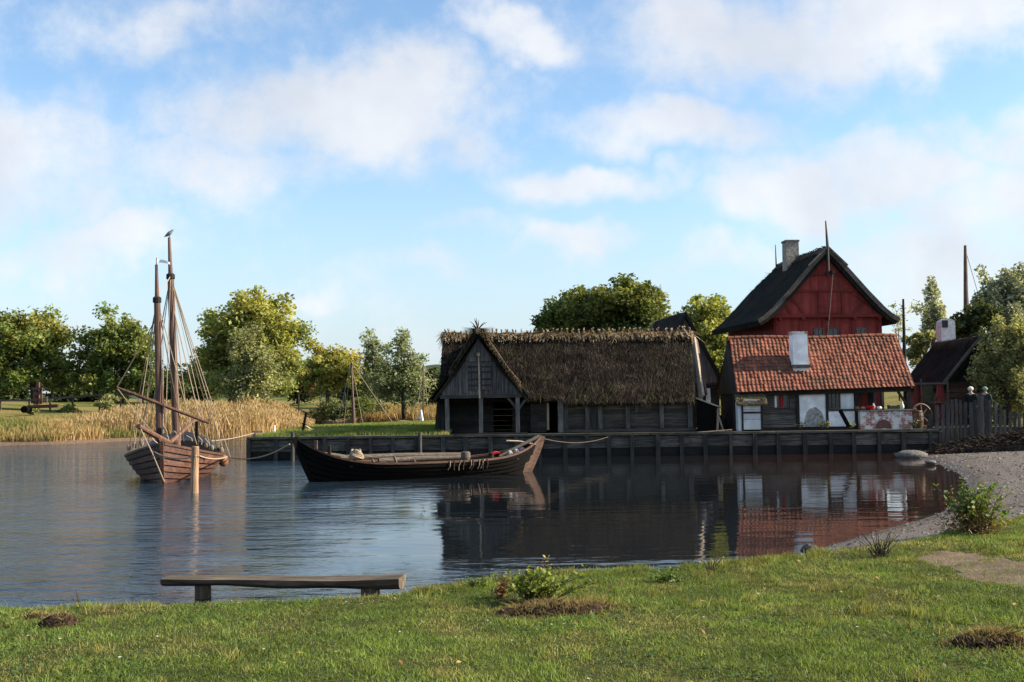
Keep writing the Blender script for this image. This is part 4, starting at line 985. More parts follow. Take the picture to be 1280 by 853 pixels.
def tiled_house():
    t = thing('tiled_house', 'low house with a red tile roof, white panels and an open right bay', 'house', (13.1, 47.5, QZ))
    yf, yr, yb = 45.95, 48.3, 50.65; ze, zr = 2.56, 4.93
    X0, X1 = 9.32, 16.75
    def TRf(x, f):        # front slope, f 0 eave..1 ridge; the eave line climbs a little to the right as in the old frame
        k = (x - X0) / (X1 - X0); e = Vector((x, yf, ze + .16 * k)); r = Vector((x + .2 - .08 * k, yr, zr + .02 * k + .03 * math.sin(k * 9))); return e.lerp(r, f)
    mb = MB(); nrow, ncol = 16, 44; nrm = Vector((0, -(zr - ze), yr - yf)).normalized()
    for side in (0, 1):
        for r_ in range(nrow):
            for c in range(ncol):
                x = X0 + (X1 - X0) * c / ncol; w = (X1 - X0) / ncol; f0 = r_ / nrow - .012; f1 = (r_ + 1) / nrow + .012; G_ = []
                jx = random.uniform(-.012, .012); jz = random.uniform(-.008, .014)
                for f, up in ((f0, .036), (f1, .010)):
                    row = []
                    for q in (0, .2, .4, .6, .8, 1.06):
                        hgt = up + jz + (.024 * math.sin(q * math.pi / .62) if q < .62 else -.009 * math.sin((q - .62) * math.pi / .44))
                        p = TRf(x + q * w + jx, f) + nrm * hgt
                        if side: p = Vector((p.x, 2 * yr - p.y, p.z))
                        row.append(tuple(p))
                    G_.append(row)
                tn = random.choice([random.uniform(.82, 1.12)] * 5 + [random.uniform(.6, .8), random.uniform(1.1, 1.25)]); h = random.random()
                mb.grid(np.array(G_), tn, h, flip=bool(side))
                e0 = G_[0]; e1 = [tuple(Vector(p) - nrm * .022) for p in e0]; mb.grid(np.array([e1, e0]), tn * .8, h, flip=bool(side))
    roof = mb.build('roof', tilemat(), t)
    mb = MB()
    for c in range(24):
        x0 = X0 + .15 + (X1 - X0) * c / 24; x1 = x0 + (X1 - X0) / 24 + .03; V = []
        for x, rr in ((x0, .115), (x1, .095)):
            b = TRf(min(max(x - .15, X0), X1), 1.0); V.append([(x, b.y + rr * math.cos(a) * 1.1, b.z - .02 + rr * math.sin(a)) for a in lin(math.pi, 0, 6)])
        mb.grid(np.array(V), random.uniform(.6, 1.2), random.random(), flip=True)
    mb.build('ridge_tiles', roof.data.materials[0], roof)
    # timber under the roof
    mb = MB(); mb.prism([(yf + .08, ze - .08), (yr, zr - .1), (yb - .08, ze - .08)], X0 + .1, X0 + .16, T=lambda a, b, c: (b, a, c)); mb.build('gable_boards', MT['dark_wood_z'], t)
    mb = MB(); mb.prism([(yf + .08, ze + .08), (yr, zr - .08), (yb - .08, ze + .08)], X1 - .1, X1 - .04, T=lambda a, b, c: (b, a, c)); mb.build('gable_boards', MT['dark_wood_z'], t)
    mb = MB(); mb.hexa([(X0 + .06, 46.2, 2.36), (X1 - .05, 46.2, 2.5), (X1 - .05, 46.4, 2.5), (X0 + .06, 46.4, 2.36), (X0 + .06, 46.2, 2.54), (X1 - .05, 46.2, 2.7), (X1 - .05, 46.4, 2.7), (X0 + .06, 46.4, 2.54)]); mb.build('wall_plate', MT['dark_wood_x'], t)
    WY = 46.4
    X = lambda p: at(p, 510, WY).x
    Z = lambda p, q: at(p, q, WY).z
    # log wall
    mb = MB(); z = QZ
    while z < 2.4:
        h = random.uniform(.19, .27); h = min(h, 2.42 - z)
        if z + h <= 2.0 or z >= 2.44: mb.box(X(918), X(996), WY + random.uniform(-.02, .02), WY + .14, z, z + h - .015, random.uniform(.6, 1.7), j=.008)
        else:
            tn = random.uniform(.6, 1.5)
            mb.box(X(918), X(967), WY, WY + .14, z, z + h - .015, tn, j=.006); mb.box(X(987), X(996), WY, WY + .14, z, z + h - .015, tn, j=.006)
        z += h
    mb.build('log_wall', MT['grey_wood_x'], t)
    for p0, p1 in ((917, 922), (995, 999), (1032, 1035), (1068, 1071.5), (1133, 1137)):
        mb = MB(); mb.box(X(p0), X(p1), WY - .06, WY + .12, QZ, 2.5, random.uniform(.7, 1.1), j=.006); mb.build('post', MT['dark_wood_z'], t)
    # small curtained window
    f = window(t, lambda a, b, c: (a, b, c), X(967), X(986), Z(970, 511), Z(970, 489), WY + .05, 'grey_wood_z', 'glass', 1)
    mb = MB(); mb.box(X(974), X(980), WY + .025, WY + .035, Z(970, 509), Z(970, 491), 1); mb.build('curtain', MT['red_cloth'], f)
    mb = MB(); mb.box(X(968), X(971), WY + .0, WY + .03, Z(970, 510), Z(970, 490), 1); mb.build('curtain', MT['white_cloth'], f)
    # whitewashed panels
    mb = MB(); mb.box(X(999), X(1032), WY - .02, WY + .1, QZ + .12, 2.46, 1); wp = mb.build('white_panel', MT['white_plaster'], t)
    mb = MB(); ar = [(X(1005), QZ + .13)] + [(X(1005) + (X(1030) - X(1005)) * (.5 - .5 * math.cos(a)), 1.25 + .62 * math.sin(a) + random.uniform(-.03, .03)) for a in lin(0.05, math.pi - .05, 14)] + [(X(1030), QZ + .13)]
    mb.prism(ar, WY - .026, WY - .0201, 1, .5); mb.build('worn_patch', plaster_worn(), wp)
    mb = MB(); mb.box(X(1034.5), X(1068), WY - .02, WY + .1, QZ + .12, Z(1050, 513), 1); mb.build('white_panel', MT['white_plaster'], t)
    mb = MB(); mb.box(X(1051), X(1067.5), WY - .01, WY + .1, Z(1050, 512), 2.5, 1); mb.build('white_panel', MT['white_paint'], t)
    mb = MB(); mb.box(X(1034), X(1068), WY - .07, WY - .005, Z(1050, 514), Z(1050, 511.5)); mb.build('rail', MT['grey_wood_x'], t)
    window(t, lambda a, b, c: (a, b, c), X(1035), X(1051), Z(1040, 511.5), 2.48, WY + .06, 'grey_wood_z', 'glass', 2)
    mb = MB(); mb.box(X(917), X(1137), WY - .1, WY + .16, QZ - .02, QZ + .11); mb.build('sill_beam', MT['dark_wood_x'], t)
    # end and back walls
    mb = MB(); mb.box(X0 + .18, X0 + .3, WY + .15, 50.4, QZ, 2.5); mb.build('side_wall', MT['dark_wood_x'], t)
    mb = MB(); mb.box(X(1069), X(1072), WY + .15, 49.2, QZ, 2.55); mb.build('partition', MT['dark_wood_x'], t)
    mb = MB(); mb.box(X0 + .3, X(1069), 50.25, 50.4, QZ, 2.5); mb.build('back_wall', MT['dark_wood_x'], t)
    # open bay: red board wall, posts, braces
    mb = MB(); mb.box(X(1072), X(1101), 48.1, 48.2, 1.5, 2.62, 1); mb.build('red_screen', MT['red_paint'], t)
    for k, p in enumerate((1118, 1129, 1140)):
        mb = MB(); mb.box(X(p), X(p) + .12, 50.2, 50.34, QZ, 2.6, 1.2); mb.build('post', MT['grey_wood_z'], t)
    for a, b, c, d in ((1071, 505, 1080, 489), (1133, 505, 1122, 488)):
        mb = MB(); mb.beam((X(a), WY, Z(a, b)), (X(c), WY, Z(c, d)), .09, .09, up=(0, 1, 0)); mb.build('brace', MT['dark_wood_x'], t)
    mb = MB(); mb.box(X(1106), X(1112), 48.6, 48.7, QZ, 2.6, .8); mb.build('post', MT['dark_wood_z'], t)
    # brick counter
    BM = brickmat(); cz = Z(1100, 514)
    mb = MB(); mb.box(X(1071.5), X(1136), 46.02, 46.32, QZ - .01, cz, 1); c = mb.build('brick_counter', BM, t)
    mb = MB(); xm = X(1100); pts = [(xm - .34, QZ + .03)] + [(xm + .34 * math.cos(a), QZ + .03 + .36 * math.sin(a)) for a in lin(math.pi, 0, 12)]
    mb.prism(pts, 46.005, 46.0199, 1); mb.build('arch', plain('old_brick', (.16, .085, .07), .9, .1, .4, 20), c)
    mb = MB(); mb.box(X(1069.5), X(1137.5), 45.96, 46.36, cz + .003, cz + .055, 1.2, j=.006); mb.build('counter_top', MT['stone'], c)
    # chimney on the front slope
    cx0, cx1 = at(989, 440, 47.1).x, at(1007, 440, 47.1).x
    mb = MB(); zt = at(998, 418, 46.9).z
    mb.hexa([(cx0 - .02, 46.72, 3.1), (cx1 + .03, 46.72, 3.1), (cx1 + .03, 47.5, 3.1), (cx0 - .02, 47.5, 3.1), (cx0, 46.78, zt), (cx1, 46.78, zt), (cx1, 47.4, zt), (cx0, 47.4, zt)], 1)
    ch = mb.build('chimney', MT['white_plaster'], t)
    mb = MB(); mb.box(cx0 - .03, cx1 + .03, 46.75, 47.43, zt + .002, zt + .12, 1, j=.01); mb.build('chimney_cap', BM, ch)
    mb = MB(); mb.box(cx0 - .06, cx1 + .07, 46.60, 46.75, at(998, 459, 46.7).z - .04, at(998, 456, 46.7).z, .8); mb.build('flashing', MT['stone'], ch)
    # hatch booth with its own little mossy roof
    xa, xb = at(926, 520, 45.8).x, at(953, 520, 45.8).x
    mb = MB()
    for k in range(3): mb.box(xa + .1, xb - .08, 45.76, 45.8, QZ + .05 + k * .42, QZ + .05 + k * .42 + .41, [1.0, .85, 1.05][k]); 
    d = mb.build('white_hatch', MT['white_paint'], t)
    mb = MB(); mb.box(xa + .1, xb - .08, 45.74, 45.758, 1.66, 1.74, .6); mb.build('crossbar', MT['grey_wood_x'], d)
    for x in (xa + .02, xb - .07): mb = MB(); mb.box(x, x + .075, 45.72, 45.84, QZ, 2.25, 1); mb.build('hatch_post', MT['dark_wood_z'], t)
    mb = MB(); mb.box(xa - .1, xa + .02, 45.78, 46.38, QZ, 2.2, 1); mb.build('side_panel', MT['white_paint'], t)
    mb = MB(); mb.box(xb - .02, xb + .04, 45.85, 46.38, QZ, 2.2, 1); mb.build('side_panel', MT['brown_wood'], t)
    MSS = thatchmat('mossy_shingle', (.08, .072, .05), (.19, .165, .10), (.13, .125, .04), .8)
    mb = MB(); Gm = np.array([[(xa - .2 + (xb - xa + .38) * i / 12, 45.6 + .5 * j / 8, 2.06 + .4 * j / 8 + random.uniform(-.012, .012)) for j in range(9)] for i in range(13)])
    mb.grid(Gm, 1, .5, flip=True); mb.grid(Gm - np.array([0, 0, .06]), 1, .5)
    mb.box(xa - .2, xb + .18, 45.58, 45.62, 1.99, 2.08); straw(mb, np.swapaxes(Gm, 0, 0), 700, .09, .03, (.6, 1.5), .2); mb.build('hatch_roof', MSS, t)
tiled_house()

# ------------------------------------------------------------------ red house
def red_house():
    a = math.radians(3.5); O = Vector((15.15, 53.0, 0)); ca, sa = math.cos(a), math.sin(a)
    t = thing('red_house', 'tall dark red half-timbered house with a flared black thatched roof and a big gable', 'house', (15.15, 57, QZ), 0)
    T = lambda u, v, z: (O.x + u * ca - v * sa, O.y + u * sa + v * ca, z)
    mb = MB(); mb.box(-2.55, 2.75, 0, .15, QZ, 6.3, 1, T=T); mb.build('front_wall', MT['red_paint'], t)
    mb = MB(); mb.box(-2.55, -2.42, .15, 8.6, QZ, 6.2, 1, T=T); mb.build('side_wall', MT['red_dark'], t)
    mb = MB(); mb.box(2.62, 2.75, .15, 8.6, QZ, 6.2, 1, T=T); mb.build('side_wall', MT['red_dark'], t)
    mb = MB(); mb.box(-2.4, 2.6, 8.5, 8.6, QZ, 6.2, 1, T=T); mb.build('back_wall', MT['red_dark'], t)
    # gable triangle, jettied a little
    zt = lambda u: 9.2 - .98 * abs(u) * 1.02 - .02 * u * u
    mb = MB(); mb.prism([(-2.7, 6.12)] + [(u, zt(u) - .08) for u in lin(-2.7, 2.95, 16)] + [(2.95, 6.12)], -.16, -.02, 1, T=T); mb.build('gable_wall', MT['red_paint'], t)
    for z0, z1, w in ((6.12, 6.3, 2.95), (7.35, 7.45, 1.75)):
        mb = MB(); mb.box(-w + .1, w, -.24, -.161, z0, z1, .8, T=T); mb.build('cross_beam', MT['red_dark'], t)
    mb = MB(); mb.box(-1.0, 1.1, -.23, -.161, 8.15, 8.21, .9, T=T); mb.build('cross_beam', MT['red_dark'], t)
    mb = MB()
    for k in range(5): mb.box(-.36 + k * .21, -.36 + k * .21 + .2, -.225, -.165, 6.32, 7.33, random.uniform(.8, 1.1), T=T)
    d = mb.build('loft_door', MT['red_dark'], t)
    mb = MB(); mb.box(-.44, -.375, -.245, -.162, 6.31, 7.34, .8, T=T); mb.box(.70, .765, -.245, -.162, 6.31, 7.34, .8, T=T); mb.build('door_frame', MT['red_dark'], d)
    for u0, z0, u1, z1 in ((-1.75, 6.3, -2.15, 6.9), (-1.9, 7.3, -1.15, 6.35), (2.0, 7.0, 1.3, 6.35)):
        mb = MB(); mb.beam(T(u0, -.175, z0), T(u1, -.175, z1), .12, .025, up=(0, 1, 0), tint=.7); mb.build('wind_brace', MT['red_dark'], t)
    for u in (-2.4, -1.25, -.1, 1.35, 2.6):
        mb = MB(); mb.box(u - .09, u + .09, -.06, -.001, 4.6, 6.1, .8, T=T); mb.build('stud', MT['red_dark'], t)
    for u in (-2.3, -1.2, .1, 1.35, 2.55):
        mb = MB(); mb.box(u - .07, u + .07, -.3, 0, 6.0, 6.118, .7, T=T); mb.build('joist_end', MT['red_dark'], t)
    for u0, u1 in ((-.62, -.12), (.08, .6), (1.45, 1.95)):
        f = window(t, T, u0, u1, 5.12, 5.62, -.002, 'grey_wood_z', 'glass', 1)
    # roof
    half = [(0, 9.42), (.6, 8.82), (1.12, 8.24), (1.89, 7.36), (2.66, 6.55), (3.1, 6.18), (3.42, 6.0)]
    prof = [(-u, z) for u, z in half[::-1]] + half[1:]
    mb = MB()
    def TR(u, v, z):
        k = max(0, v - 7.6) / 1.4
        zc = 9.5 - 1.3 * k
        return T(u, v, min(z, zc) + .06 * max(0, v) / 9)
    outer = gable_roof(mb, prof, -.42, 9.0, TR, .28, 36, .06, 1.0, seed=12); straw(mb, outer, 9000, .26, .02, (.6, 1.7), .06)
    roof = mb.build('roof', MT['thatch_black'], t)
    # cut reed edge of the verges
    for s in (-1, 1):
        pth = [T(s * (u + .02), -.45, z - .05) for u, z in half]
        mb = MB()
        for p, q in zip(pth[:-1], pth[1:]): mb.beam(p, Vector(q) + (Vector(q) - Vector(p)) * .01, .1, .2, up=(0, 1, 0) if False else (s, 0, 1), tint=random.uniform(.85, 1.15))
        mb.build('verge', MT['thatch_edge'], roof)
    for s, L_ in ((-1, .95), (1, .95)):
        mb = MB(); mb.beam(T(.04 * s, -.5, 9.46), T(s * L_, -.5, 9.46 - L_ * .92), .09, .12, up=(0, 1, 0), tint=1.1); mb.build('ridge_board', MT['thatch_edge'], roof)
    for k, v in enumerate(lin(-.2, 7.5, 30)):
        mb = MB(); p = Vector(TR(0, v, 9.45)); l = random.uniform(.13, .2)
        for s in (-1, 1): mb.beam(p + Vector((-.09 * s, 0, l * .8)), p + Vector((.3 * s, random.uniform(-.05, .05), -.24)), .05, .05, up=(0, 1, 0), tint=random.uniform(1.0, 2.0))
        mb.build('ridge_stick', MT['dark_wood_z'], roof)
    mb = MB(); mb.box(-.50, .18, 4.3, 5.0, 8.8, 10.42, 1, T=T, j=.015); ch = mb.build('chimney', plain('chimney_stone', (.30, .27, .23), .95, .1, .4, 9, .02), t)
    mb = MB(); mb.box(-.53, .21, 4.26, 5.04, 10.43, 10.53, .9, T=T); mb.build('chimney_cap', MT['stone'], ch)
    mb = MB(); mb.tube([T(0, -.5, 8.1), T(0, -.5, 9.5), T(-.06, -.5, 10.75)], [.08, .075, .03], 8, 1); mb.build('finial', MT['black_metal'], t)
    mb = MB(); mb.tube([T(0, 7.7, 9.3), T(-.02, 7.7, 10.75)], [.05, .02], 7, 1); mb.build('finial', MT['black_metal'], t)
    mb = MB(); mb.beam(T(.12, -.9, 8.25), T(.1, -.1, 8.25), .13, .15); hb = mb.build('hoist_beam', MT['dark_wood_x'], t)
    mb = MB(); mb.tube([T(.12, -.8, 8.2), T(-.33, -1.0, 4.95)], [.022, .022], 6, 1); mb.build('hoist_rope', MT['spar_wood'], hb)
red_house()

# ------------------------------------------------------------------ small thatched hut on the right
def hut():
    a = math.radians(-3); O = Vector((22.0, 52.0, 0)); ca, sa = math.cos(a), math.sin(a)
    t = thing('thatched_hut', 'small dark thatched hut with a white chimney behind the paling fence', 'hut', (22, 54.5, QZ))
    T = lambda u, v, z: (O.x + u * ca - v * sa, O.y + u * sa + v * ca, z)
    mb = MB()
    for k in range(8): mb.box(-1.5, 1.6, 0 + random.uniform(-.03, .03), .2, QZ + k * .25, QZ + k * .25 + .235, random.uniform(.7, 1.6), T=T, j=.01)
    mb.build('log_wall', MT['brown_wood'], t)
    mb = MB(); mb.box(-1.45, 1.55, .12, .16, QZ, 3.05, .6, T=T); mb.build('inner_wall', MT['dark_wood_x'], t)
    mb = MB(); mb.prism([(-1.5, 2.95), (1.6, 2.95), (.05, 4.85)], .05, .15, 1, T=T); mb.build('gable_boards', MT['dark_wood_z'], t)
    for s in (-1.5, 1.45):
        mb = MB(); mb.box(s, s + .15, .2, 6.2, QZ, 2.95, .8, T=T); mb.build('side_wall', MT['brown_wood'], t)
    mb = MB(); outer = gable_roof(mb, [(-1.95, 2.72), (-1, 3.75), (0, 5.0), (1, 3.75), (1.95, 2.72)], -.4, 6.4, T, .25, 22, .1, 1, seed=15); straw(mb, outer, 7000, .3, .02, (.6, 1.9), .12); roof = mb.build('roof', MT['thatch_black'], t)
    ridge_roll('ridge_straw', roof, [T(0, v, 4.98) for v in lin(-.4, 6.3, 14)], .13, MT['thatch_edge'], 1800, .4)
    for s in (-1, 1):
        mb = MB(); mb.beam(T(.05 * s, -.46, 4.98), T(2.0 * s, -.46, 2.62), .1, .18, up=(0, 1, 0), tint=1.1); mb.build('barge_board', MT['spar_wood'], t)
    cx0 = at(1174, 420, 57.5).x; cx1 = at(1191.5, 420, 57.5).x
    mb = MB(); zt = at(1183, 404, 57.5).z; mb.box(cx0, cx1, 57.2, 57.9, 3.6, zt, 1, j=.01)
    n = 10; mb.prism([(cx0 + .004, zt + .002)] + [(cx0 + (cx1 - cx0) * (.5 - .5 * math.cos(q)), zt + .002 + .22 * math.sin(q)) for q in lin(.01, math.pi - .01, n)] + [(cx1 - .004, zt + .002)], 57.22, 57.88, 1); ch = mb.build('chimney', plain('pink_plaster', (.68, .65, .64), .9, .1, .2, 6), t)
    mb = MB(); mb.box(cx0 + .06, cx0 + .34, 57.14, 57.19, zt - .25, zt + .12, 1); mb.build('smoke_hole', MT['black_metal'], ch)
    # red boarded porch at the left, under a light pole frame
    PYY = 51.2; X = lambda p: at(p, 500, PYY).x; Z = lambda q: at(1160, q, PYY).z
    mb = MB()
    for k in range(12):
        x0 = X(1143) + k * .115
        if 4 <= k <= 8: continue
        mb.box(x0, x0 + .105, PYY, PYY + .05, QZ, Z(481), random.uniform(.6, 1.1))
    mb.build('red_boards', MT['red_dark'], t)
    mb = MB(); mb.box(X(1156), X(1170), PYY + .3, PYY + .35, QZ, Z(482), .9); mb.build('green_hanging', plain('sacking', (.10, .10, .06), .95, .1), t)
    mb = MB(); mb.box(X(1142), X(1186), PYY - .1, PYY - .02, Z(481), Z(478.5), 1.2); mb.build('frame_rail', MT['spar_wood'], t)
    for p in (1151, 1184):
        mb = MB(); mb.beam((X(p), PYY - .08, QZ), (X(p), PYY - .08, Z(474)), .08, .08, tint=1.1); mb.build('frame_post', MT['spar_wood'], t)
    mb = MB(); mb.box(X(1158), X(1182), PYY - .3, PYY - .02, Z(504), Z(502.5), 1.3); mb.build('shelf', MT['spar_wood'], t)
    mb = MB(); mb.tube([(X(1171), PYY - .15, Z(482)), (X(1170.5), PYY - .15, Z(490)), (X(1166), PYY - .15, Z(501))], .025, 6, 1.2); mb.build('bent_pole', MT['spar_wood'], t)
hut()
# ------------------------------------------------------------------ boats
class Hull:
    def __init__(s, c, ang, L, B, mid, bow, stern, keel=-.4, rake=.1, full=2.2, nst=8, pw=2.4):
        s.c = Vector(c); s.a = ang; s.L = L; s.B = B; s.mid = mid; s.bow = bow; s.stern = stern; s.keel = keel; s.rake = rake; s.full = full; s.nst = nst; s.pw = pw
    def W(s, x, y, z):
        c, q = math.cos(s.a), math.sin(s.a); return Vector((s.c.x + x * c - y * q, s.c.y + x * q + y * c, z))
    def sheer(s, t): return s.mid + (s.bow - s.mid) * max(0, t) ** s.pw + (s.stern - s.mid) * max(0, -t) ** s.pw
    def half(s, t): return max(.0, s.B * (1 - abs(t) ** s.full))
    def pt(s, t, q, side, off=0.0):
        g = q ** (.42 + .5 * abs(t) ** 2); y = s.half(t) * g + off * (1 if abs(t) < .995 else .2)
        x = s.L / 2 * (t - math.copysign(s.rake * abs(t) ** 4 * (1 - q) ** 1.2, t)); z = s.keel + (s.sheer(t) - s.keel) * q
        return s.W(x, side * y, z)
    def shell(s, name, mat, parent, bow_mat=None):
        mb = MB(); ts = [math.sin(math.pi / 2 * v) for v in np.linspace(-1, 1, 45)]
        for side in (1, -1):
            rows = []
            for k in range(s.nst):
                rows.append((k / s.nst, .05)); rows.append(((k + 1) / s.nst, 0.002))
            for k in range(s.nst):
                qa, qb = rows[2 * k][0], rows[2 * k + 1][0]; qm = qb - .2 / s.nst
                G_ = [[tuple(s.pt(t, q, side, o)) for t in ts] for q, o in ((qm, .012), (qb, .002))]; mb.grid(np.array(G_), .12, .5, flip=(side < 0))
                G_ = [[tuple(s.pt(t, q, side, o)) for t in ts] for q, o in ((qa, .05), (qm, .012))]
                mb.grid(np.array(G_), random.uniform(.7, 1.25), .5, flip=(side < 0)); continue
                G_ = [[tuple(s.pt(t, q, side, o)) for t in ts] for q, o in rows[2 * k:2 * k + 2]]
                mb.grid(np.array(G_), random.uniform(.7, 1.25), .5, flip=(side < 0))
                if k: mb.grid(np.array([[tuple(s.pt(t, k / s.nst, side, .002)) for t in ts], [tuple(s.pt(t, k / s.nst, side, .05)) for t in ts]]), .15, .5, flip=(side < 0))
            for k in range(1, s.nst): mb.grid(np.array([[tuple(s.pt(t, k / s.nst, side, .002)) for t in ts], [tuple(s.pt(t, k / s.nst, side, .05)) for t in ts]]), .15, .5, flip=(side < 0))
            Gi = [[tuple(s.pt(t, q, side, -.05)) for t in ts] for q in np.linspace(.05, 1, 8)]
            mb.grid(np.array(Gi), 1.1, .5, flip=(side > 0))
        return mb.build(name, mat, parent)
    def rail(s, name, mat, parent, w=.09, h=.06, t0=-.99, t1=.99, lift=.02, off=-.02):
        for side in (1, -1):
            mb = MB(); ts = lin(t0, t1, 36); V = []
            for t in ts:
                r = [];
                for dy, dz in ((-w / 2, 0), (w / 2, 0), (w / 2, h), (-w / 2, h), (-w / 2, 0)):
                    p = s.pt(t, 1, side, off); q = s.pt(t, 1, side, off + .1); d = (q - p); d.z = 0; d = d.normalized() if d.length > 1e-4 else Vector((0, 0, 0))
                    r.append(tuple(p + d * dy + Vector((0, 0, dz + lift - .03))))
                V.append(r)
            mb.grid(np.array(V), 1, .5, flip=(side > 0)); mb.build(name, mat, parent)
    def stem(s, name, mat, parent, end, w=.10, d=.12, ext=.12):
        mb = MB(); pts = [s.pt(end, q, 1) + (s.W(end, 0, 0) - s.W(0, 0, 0)) * .03 for q in lin(0.02, 1, 8)]
        top = pts[-1] + (pts[-1] - pts[-2]).normalized() * ext; pts.append(top)
        for p, q in zip(pts[:-1], pts[1:]): mb.beam(p, q + (q - p) * .02, w, d, up=s.W(1, 0, 0) - s.W(0, 0, 0), tint=1.1)
        return mb.build(name, mat, parent)
    def deck(s, name, mat, parent, z, t0, t1, nb=9):
        mb = MB(); ts = lin(t0, t1, 20)
        q_ = lambda t: min(.98, max(.1, (z - s.keel) / (s.sheer(t) - s.keel)))
        for k in range(nb):
            f0, f1 = -1 + 2 * k / nb, -1 + 2 * (k + 1) / nb - .02; G_ = []
            for t in ts:
                y = s.half(t) * q_(t) ** (.42 + .5 * t * t) - .06
                G_.append([tuple(s.W(s.L / 2 * t, y * f0, z)), tuple(s.W(s.L / 2 * t, y * f1, z))])
            mb.grid(np.array(G_), random.uniform(.7, 1.2), .5, flip=True)
        return mb.build(name, mat, parent)

def rope(name, pts, parent=None, r=.016, mat='rope', n=5):
    mb = MB(); mb.tube(pts, r, n, 1, .5); return mb.build(name, MT[mat], parent)

# two-masted ship --------------------------------------------------
def ship():
    d = Vector((.19, -1, 0)).normalized(); ang = math.atan2(d.y, d.x); bow = Vector((-10.42, 32.75, 0)); L = 7.8
    h = Hull(bow - d * L / 2 - d * .06, ang, L, 1.5, .66, 1.16, .98, -.45, .10, 2.7, 8, 2.2)
    t = thing('sailing_ship', 'brown clinker-built ship with two bare masts and a slanting yard, bow towards the lawn', 'ship', (h.c.x, h.c.y, 0), ang)
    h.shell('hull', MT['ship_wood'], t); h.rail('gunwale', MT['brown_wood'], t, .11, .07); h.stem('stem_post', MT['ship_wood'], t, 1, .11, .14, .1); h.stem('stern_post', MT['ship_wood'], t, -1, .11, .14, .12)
    h.deck('deck', MT['brown_wood'], t, .38, -.9, .9)
    for x in (2.2, .8, -1.0):
        mb = MB(); tt = x / (L / 2); y = h.half(tt) * .98 - .03; mb.beam(h.W(x, -y, .6 + .12 * abs(tt)), h.W(x, y, .6 + .12 * abs(tt)), .16, .12); mb.build('cross_beam', MT['brown_wood'], t)
    Y1, Y2 = 34.35, 36.7
    p1b = at(201, 548, Y1); p1b.z = .3; p1t = at(195.5, 331, Y1 + .15); p2b = at(222, 548, Y2); p2b.z = .3; p2t = at(211.5, 297, Y2 + .1)
    def mast(b, tp, hound, r):
        mb = MB(); hp = b.lerp(tp, hound)
        mb.tube([b, b.lerp(tp, .3), hp, hp + (tp - b) * .004, tp], [r, r * .97, r * .8, r * .58, r * .34], 12, 1); m = mb.build('mast', MT['mast_wood'], t, smooth=False)
        mb = MB(); mb.lathe(hp - Vector((0, 0, .12)), [(r * .8, 0), (r * 1.08, .02), (r * 1.06, .16), (r * .7, .2)], 12, .7); mb.build('hounds', MT['dark_wood_z'], m); return hp
    h1 = mast(p1b, p1t, .83, .125); h2 = mast(p2b, p2t, .83, .135)
    # yard, bow spar, boom
    ya = at(146, 484.5, 34.0); yb = at(261, 529, 34.6); mb = MB(); mb.tube([ya, ya.lerp(yb, .35), yb], [.035, .06, .04], 9, 1); yd = mb.build('yard', MT['mast_wood'], t)
    sa = at(173, 533, 32.7); sb = at(211, 554, 34.2); mb = MB(); mb.tube([sa, sb], [.075, .095], 9, 1.3); mb.build('bow_spar', MT['mast_wood'], t)
    ba = at(212, 554, 34.6); bb = at(244, 525, 36.3); mb = MB(); mb.tube([ba, bb], [.07, .06], 9, 1.2); mb.build('boom', MT['mast_wood'], t)
    mb = MB(); f = at(246, 527, 36); g_ = Vector((f.x, f.y, .4)); mb.beam(g_, f, .09, .09, tint=.5); mb.build('boom_crutch', MT['dark_wood_z'], t)
    # bitts and mast partner, windlass
    mb = MB(); b = at(200, 556, Y1 - .25); mb.beam((b.x, b.y, .4), (b.x, b.y, at(200, 535, Y1 - .25).z), .14, .14, tint=.8); mb.build('bitt', MT['dark_wood_z'], t)
    # dark tarpaulin-covered cabin aft
    mb = MB(); nn = 12; G_ = []
    for i in range(nn + 1):
        x = -3.1 + 2.3 * i / nn; tt = x / (L / 2); hw = h.half(tt) * .85; G_.append([tuple(h.W(x, hw * math.cos(a), .62 + (.62 + .12 * math.sin(i * .9)) * math.sin(a) ** .8)) for a in lin(0, math.pi, 12)])
    mb.grid(np.array(G_), 1, .5)
    for row in (G_[0], G_[-1]): mb.c.append((np.array(row), np.array([list(range(mb.n, mb.n + len(row)))]), np.array([1.]), np.array([.5]))); mb.n += len(row)
    mb.build('tarpaulin_cover', MT['black_metal'], t)
    # shrouds and stays, each a line of its own
    lines = [(h1, at(160, 566, 35.0)), (h1, at(167, 562, 34.7)), (h1, at(178, 558, 34.2)), (h1, at(230, 552, 34.4)), (h1, at(246, 556, 35.2)),
             (h2, at(262, 556, 36.2)), (h2, at(272, 560, 36.8)), (h2, at(288, 572, 37.6)), (h2, at(184, 560, 36.8)), (h2, at(172, 565, 37.2)), (h2, at(280, 566, 38.5)),
             (h2, h1 + Vector((.02, 0, .1))), (h1.lerp(p1b, .1), ya), (h2.lerp(p2b, .12), at(249, 520, 36.4)), (p2t.lerp(h2, .9), at(236, 540, 37)), (h1, at(205, 600, 32.8)) if False else (h1, at(208, 552, 34.2)), (h2, at(226, 551, 36.5)), (h2.lerp(p2b, .05), at(217, 551, 36.6))]
    for i, (a, b) in enumerate(lines):
        r = rope('stay', sag(a, b, .02 + .02 * random.random(), 8), t, random.choice([.012, .015, .017]), 'rope' if i % 3 else 'dark_rope')
    rope('yard_brace', sag(ya, at(206, 557, 33.6), .05), t, .013); rope('bow_line', [at(176, 537, 32.7), at(190, 566, 32.4), at(205, 602, 32.55)], t, .018)
    rope('yard_lift', sag(at(308, 539, 34.3), at(259, 512, 35.5), .1), t, .013) if False else None
